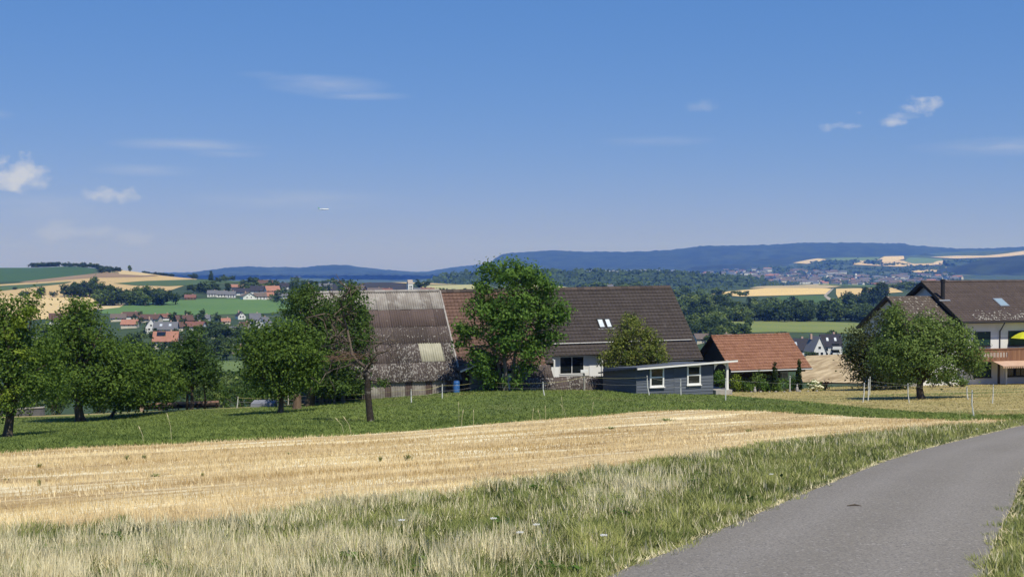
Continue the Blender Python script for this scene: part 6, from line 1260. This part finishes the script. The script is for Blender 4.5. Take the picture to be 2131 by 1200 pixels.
g_ = ~isS; hh = (.04+.12*rs.rand(g_.sum())**1.4)*(.5+1.0*cl[g_])*(.6+.8*pt[g_])*np.clip(.5+droad[g_]*.5, .5, 1.1)
blades('verge_grass', x[g_], D[g_], hh, (.011+.008*rs.rand(g_.sum()))*sc[g_], .3+1.1*rs.rand(g_.sum()), M_gr, np.clip(-.15+.75*vnoise(x[g_], D[g_], .8, 5)+.4*cl[g_]+.6*(rs.rand(g_.sum())-.4), 0, 1), 1, 'green grass blades of the roadside verge')
hs_ = (.07+.17*rs.rand(isS.sum())**1.3)*(.6+.8*pt[isS])*np.clip(.6+droad[isS]*.25, .6, 1.05)
blades('dry_stalks', x[isS], D[isS], hs_, (.009+.008*rs.rand(isS.sum()))*sc[isS], .08+.6*rs.rand(isS.sum())**2, M_straw, np.clip(.2+.8*rs.rand(isS.sum()), 0, 1), 2, 'dry straw-coloured stalks standing in the verge')
# bleached grass lying along the asphalt edge
n = 9000; k = rs.rand(n)**1.3*118; i = k.astype(int); f = k-i; side = rs.rand(n) < .75
ex = np.where(side, RL[i, 0]*(1-f)+RL[i+1, 0]*f, RR[i, 0]*(1-f)+RR[i+1, 0]*f); ey = np.where(side, RL[i, 1]*(1-f)+RL[i+1, 1]*f, RR[i, 1]*(1-f)+RR[i+1, 1]*f)
off = np.abs(rs.randn(n))*.06-.01+.05*(vnoise(ex, ey, .5, 8)-.5); ex = ex-np.where(side, off, -off); okk = ey > 6
e_ = blades('edge_grass', ex[okk], ey[okk]+rs.randn(okk.sum())*.04, .02+.03*rs.rand(okk.sum()), .009+.007*rs.rand(okk.sum()), .8+1.2*rs.rand(okk.sum()), M_straw, np.clip(rs.rand(okk.sum()), 0, 1)*.8, 4, 'bleached dry grass along the asphalt edge'); e_.location.z = .03
# stubble: rows of cut straw
px, x, D = cand(250000, 12, 72, .9); a = vfA(px); b = vfB(px)
th_ = R(52); uu = x*math.cos(th_)+D*math.sin(th_); vv = -x*math.sin(th_)+D*math.cos(th_); row = .24; vr = np.round(vv/row)*row+rs.randn(len(vv))*.035
x2 = uu*math.cos(th_)-vr*math.sin(th_); D2 = uu*math.sin(th_)+vr*math.cos(th_)
ok = (D > a-.3) & (D2 > 9) & (D < b-.1) & ~inroad(x2, D2, -.3) & (rs.rand(len(x)) < .15+.85*np.clip((vnoise(uu*.25, vv*1.4, 1.0, 6)*.6+vnoise(x, D, 4, 7)*.4)*2.2-.55, 0, 1))
x2, D2, uu, vv = x2[ok], D2[ok], uu[ok], vv[ok]; n = len(x2); sc = (D2/20)**.7
blades('stubble', x2, D2, .04+.085*rs.rand(n), (.012+.006*rs.rand(n))*sc, .1+.25*rs.rand(n), M_stubs, np.clip(-.1+1.1*vnoise(uu*.12, vv*1.2, 1, 9)+.5*(rs.rand(n)-.4), 0, 1), 5, 'cut straw stubble in rows on the field')
# loose straw lying on the field
px, x, D = cand(60000, 12, 70, .8); ok = (D > vfA(px)) & (D < vfB(px)) & ~inroad(x, D, -.3); x, D = x[ok], D[ok]; n = len(x)
blades('loose_straw', x, D, .01+.02*rs.rand(n), (.010+.006*rs.rand(n))*(D/18)**.7, 8+6*rs.rand(n), M_stubs, rs.rand(n), 6, 'loose straw lying flat on the stubble field')
# meadow
px, x, D = cand(330000, 30, 95, .8); a = vfB(px); c = vfC(px); edge = (vnoise(x, D, 2, 11)-.5)*2.2
ok = (D > a+edge-.4) & (D < c) & ~inroad(x, D, -.3); px, x, D = px[ok], x[ok], D[ok]; n = len(x); pt = vnoise(x, D, 3, 12)*.5+vnoise(x, D, .9, 13)*.5
blades('meadow_grass', x, D, (.04+.09*rs.rand(n))*(.6+.8*pt), (.03+.03*rs.rand(n)), .5+.8*rs.rand(n), M_mgr, np.clip(pt*.9+.5*(rs.rand(n)-.5), 0, 1), 7, 'short green meadow grass under the orchard trees')
px, x, D = cand(130000, 50, 112, .8); c = vfC(px); e = vfE(px)
ok = (D > c-.3) & (D < e) & (px > 1400) & ~inroad(x, D, -.3); x, D = x[ok], D[ok]; n = len(x); pt = vnoise(x, D, 2, 14)*.5+vnoise(x, D, .7, 15)*.5
blades('lawn_grass', x, D, (.03+.06*rs.rand(n)), .035+.03*rs.rand(n), .6+.9*rs.rand(n), M_dry, np.clip(pt*.9+.5*(rs.rand(n)-.5), 0, 1), 8, 'short dry grass of the lawn around the pear tree')
# tall grass stems along the meadow border
for k, (px, py) in enumerate(((297,925),(730,905),(715,903),(955,880),(985,885),(960,893),(1172,866),(1178,868),(1232,864),(1136,876),(1108,882),(1125,880),(355,917),(2001,873))):
    D = float(Dat(px, py, 20, 85)); g = G(px, D); h = .5+.35*rs.rand(); dx = (rs.rand()-.8)*.35; t = thing('grass_stem', 'thin pale seeding grass stem, '+ordn(k+1)+' of those along the border of stubble and meadow', 'grass stem', g, 'tall grass stems along the field border')
    MB().tube([g, g+Vector((dx*.3,0,h*.6)), g+Vector((dx,0,h))], [.007,.006,.004], 4).build('stem', M_straw, t); MB().tube([g+Vector((dx*.85,0,h*.88)), g+Vector((dx,0,h)), g+Vector((dx*1.3,0,h*1.15))], [.004,.016,.003], 5).build('seed_head', M_straw, t)
# weed tufts on the stubble
def tuft(px, py, hpx, wpx, lb, m=M_gr, n=46, sd=1, name='weed_tuft', cat='weed'):
    D = float(Dat(px, py, 9, 80)); g = G(px, D); r_ = rnd(sd); h = hpx/F*D; w_ = wpx/F*D/2; V = []
    for k in range(n):
        a_ = r_.rand()*6.28; r0 = abs(r_.randn())*w_*.3; b_ = Vector((math.cos(a_)*r0, math.sin(a_)*r0, 0)); o_ = Vector((math.cos(a_), math.sin(a_), 0)); hh_ = h*(.5+.6*r_.rand()); wd_ = max(.010, w_*.09); s_ = Vector((-o_.y, o_.x, 0))*wd_
        V += [b_-s_, b_+s_, b_+o_*w_*(.3+.6*r_.rand())+Vector((0,0,hh_))]
    o = link(name, nmesh(name, [tuple(v) for v in V], np.arange(3*n).reshape(n, 3), m, tint=r_.rand(n)*.5)); o.location = g; sset(o, lb, cat)
for k, (px, py, h, w_, lb) in enumerate(((850,958,17,22,'biggest dark green weed tuft in the middle of the stubble'),(791,960,13,10,'narrow green weed tuft left of the biggest one'),(320,991,6,36,'flat dark green weed patch on the left stubble'),(262,958,14,14,'brownish weed tuft near the upper left field edge'),(298,955,12,14,'weed tuft right beside the brownish one'),
  (79,972,10,18,'small weed patch on the far left stubble'),(420,990,7,12,'tiny weed tuft left of the field centre'),(78,1010,14,8,'slim weed on the left stubble'),(1270,892,5,30,'low green weed patch on the upper right stubble'),(1390,875,4,50,'long green weed streak near the top of the stubble'),(1560,898,7,20,'small dark weed patch on the right stubble'),(1760,920,4,24,'green patch near the verge on the right'),(10,1000,6,14,'weed patch at the left picture edge'),(600,945,5,20,'faint weed patch near the upper field edge'),(250,1085,18,26,'dark leafy weed at the lower stubble border'),(155,905,7,16,'darker grass tuft on the meadow by the left trees'))):
    tuft(px, py, h, w_, lb, n=50, sd=60+k)
rw = rnd(17)
for k in range(46):
    px = -20+1700*rw.rand(); D0 = 10.3+rw.rand()**1.6*14; x_ = (px-CX)/F*D0
    if D0 > fA(px)*.97 or inroad(x_, D0, -.35): continue
    C_ = rw.uniform(-1.4,1.4,(26, 3))*np.array([.075,.075,.03])+np.array([0,0,.07]); v, q__ = leaf_quads(C_, np.abs(rw.randn(26, 3))*np.array([.5,.5,1])+np.array([0,-.3,.5]), .085, rw, .6)
    o = link('leafy_weed', nmesh('leafy_weed', v, q__, W['walnut'] if k % 3 else W['dark'], tint=rw.rand(26)*.8)); o.location = G(px, D0)
    sset(o, 'low broad-leaved weed, '+ordn(k+1)+' of those among the verge grass', 'weed', 'broad-leaved weeds among the verge grass')
# white yarrow flowers in the verge
M_pet = mat('white_petals', (.75,.75,.72))
for k, (px, py, lb) in enumerate(((832,1112,'small white flower lowest left in the verge'),(1024,1108,'white flower in the middle of the verge'),(1114,1122,'tiny white flower between two larger ones'),(1079,1140,'white flower low in the verge centre'),(1254,1146,'largest white flower near the asphalt edge'),(1605,1006,'white flower in the right part of the verge'),(2035,902,'white flower far right by the lane'))):
    D = float(Dat(px, py, 8, 60)); g = G(px, D); h = .16; t = thing('yarrow', lb, 'flower', g)
    MB().tube([g, g+Vector((.01,0,h))], [.004,.003], 4).build('stem', M_gr, t)
    mb = MB()
    for q_ in range(9): a_ = q_*2.4; r_ = .006*math.sqrt(q_)*1.5; c = g+Vector((.01+r_*math.cos(a_)*1.4, r_*math.sin(a_), h)); mb.tube([c-Vector((0,0,.006)), c+Vector((0,0,.006))], [.007,.006], 6)
    mb.build('flower_head', M_pet, t)
g = Vector((5.15, 18.2, 0)); D = float(Dat(1782, 1064, 8, 60)); g = G(1782, D, .065); sset(MB().tube([g+Vector((-.10,0,.012)), g+Vector((0,.02,.02)), g+Vector((.08,-.01,.012))], [.006,.012,.004], 5).build('twig', M_bark), 'small dark twig lying on the asphalt lane', 'twig')
# airliner
D = 4300; g = P(674, 435.5, D); t = thing('airliner', 'white passenger airliner climbing in the sky above the village', 'airplane', g); M_pl = mat('airliner_white', (.82,.84,.84), rough=.35)
MB().tube([g+Vector(v) for v in ((-19,0,1.2),(-15,0,.7),(-8,0,0),(10,0,0),(15,0,-.1),(18.5,0,-.6))], [.4,1.3,2.0,2.0,1.6,.3], 14).build('fuselage', M_pl, t, smooth=True)
for sg in (-1, 1):
    MB().hexa([g+Vector(v) for v in ((-5,sg*1.8,-1.1),(3.5,sg*1.8,-1.1),(-5.5,sg*17,.6),(-7.5,sg*17,.6),(-5,sg*1.8,-.5),(3.5,sg*1.8,-.5),(-5.5,sg*17,.8),(-7.5,sg*17,.8))]).build('wing', M_pl, t)
    MB().tube([g+Vector((0,sg*6,-1.6)), g+Vector((3.2,sg*6,-1.6))], [.8,1.1], 12).build('engine', mat('engine_grey', (.35,.36,.38)) if 'engine_grey' not in MATS else MATS['engine_grey'], t)
    MB().hexa([g+Vector(v) for v in ((-18,sg*.4,1.4),(-14.5,sg*.4,1.4),(-17,sg*6,1.9),(-18.5,sg*6,1.9),(-18,sg*.4,1.6),(-14.5,sg*.4,1.6),(-17,sg*6,2.0),(-18.5,sg*6,2.0))]).build('tailplane', M_pl, t)
MB().hexa([g+Vector(v) for v in ((-18.5,-.2,1.6),(-13,-.2,1.6),(-13,.2,1.6),(-18.5,.2,1.6),(-20,-.12,7.5),(-17.8,-.12,7.5),(-17.8,.12,7.5),(-20,.12,7.5))]).build('tail_fin', mat('green_tail', (.10,.35,.12)), t)
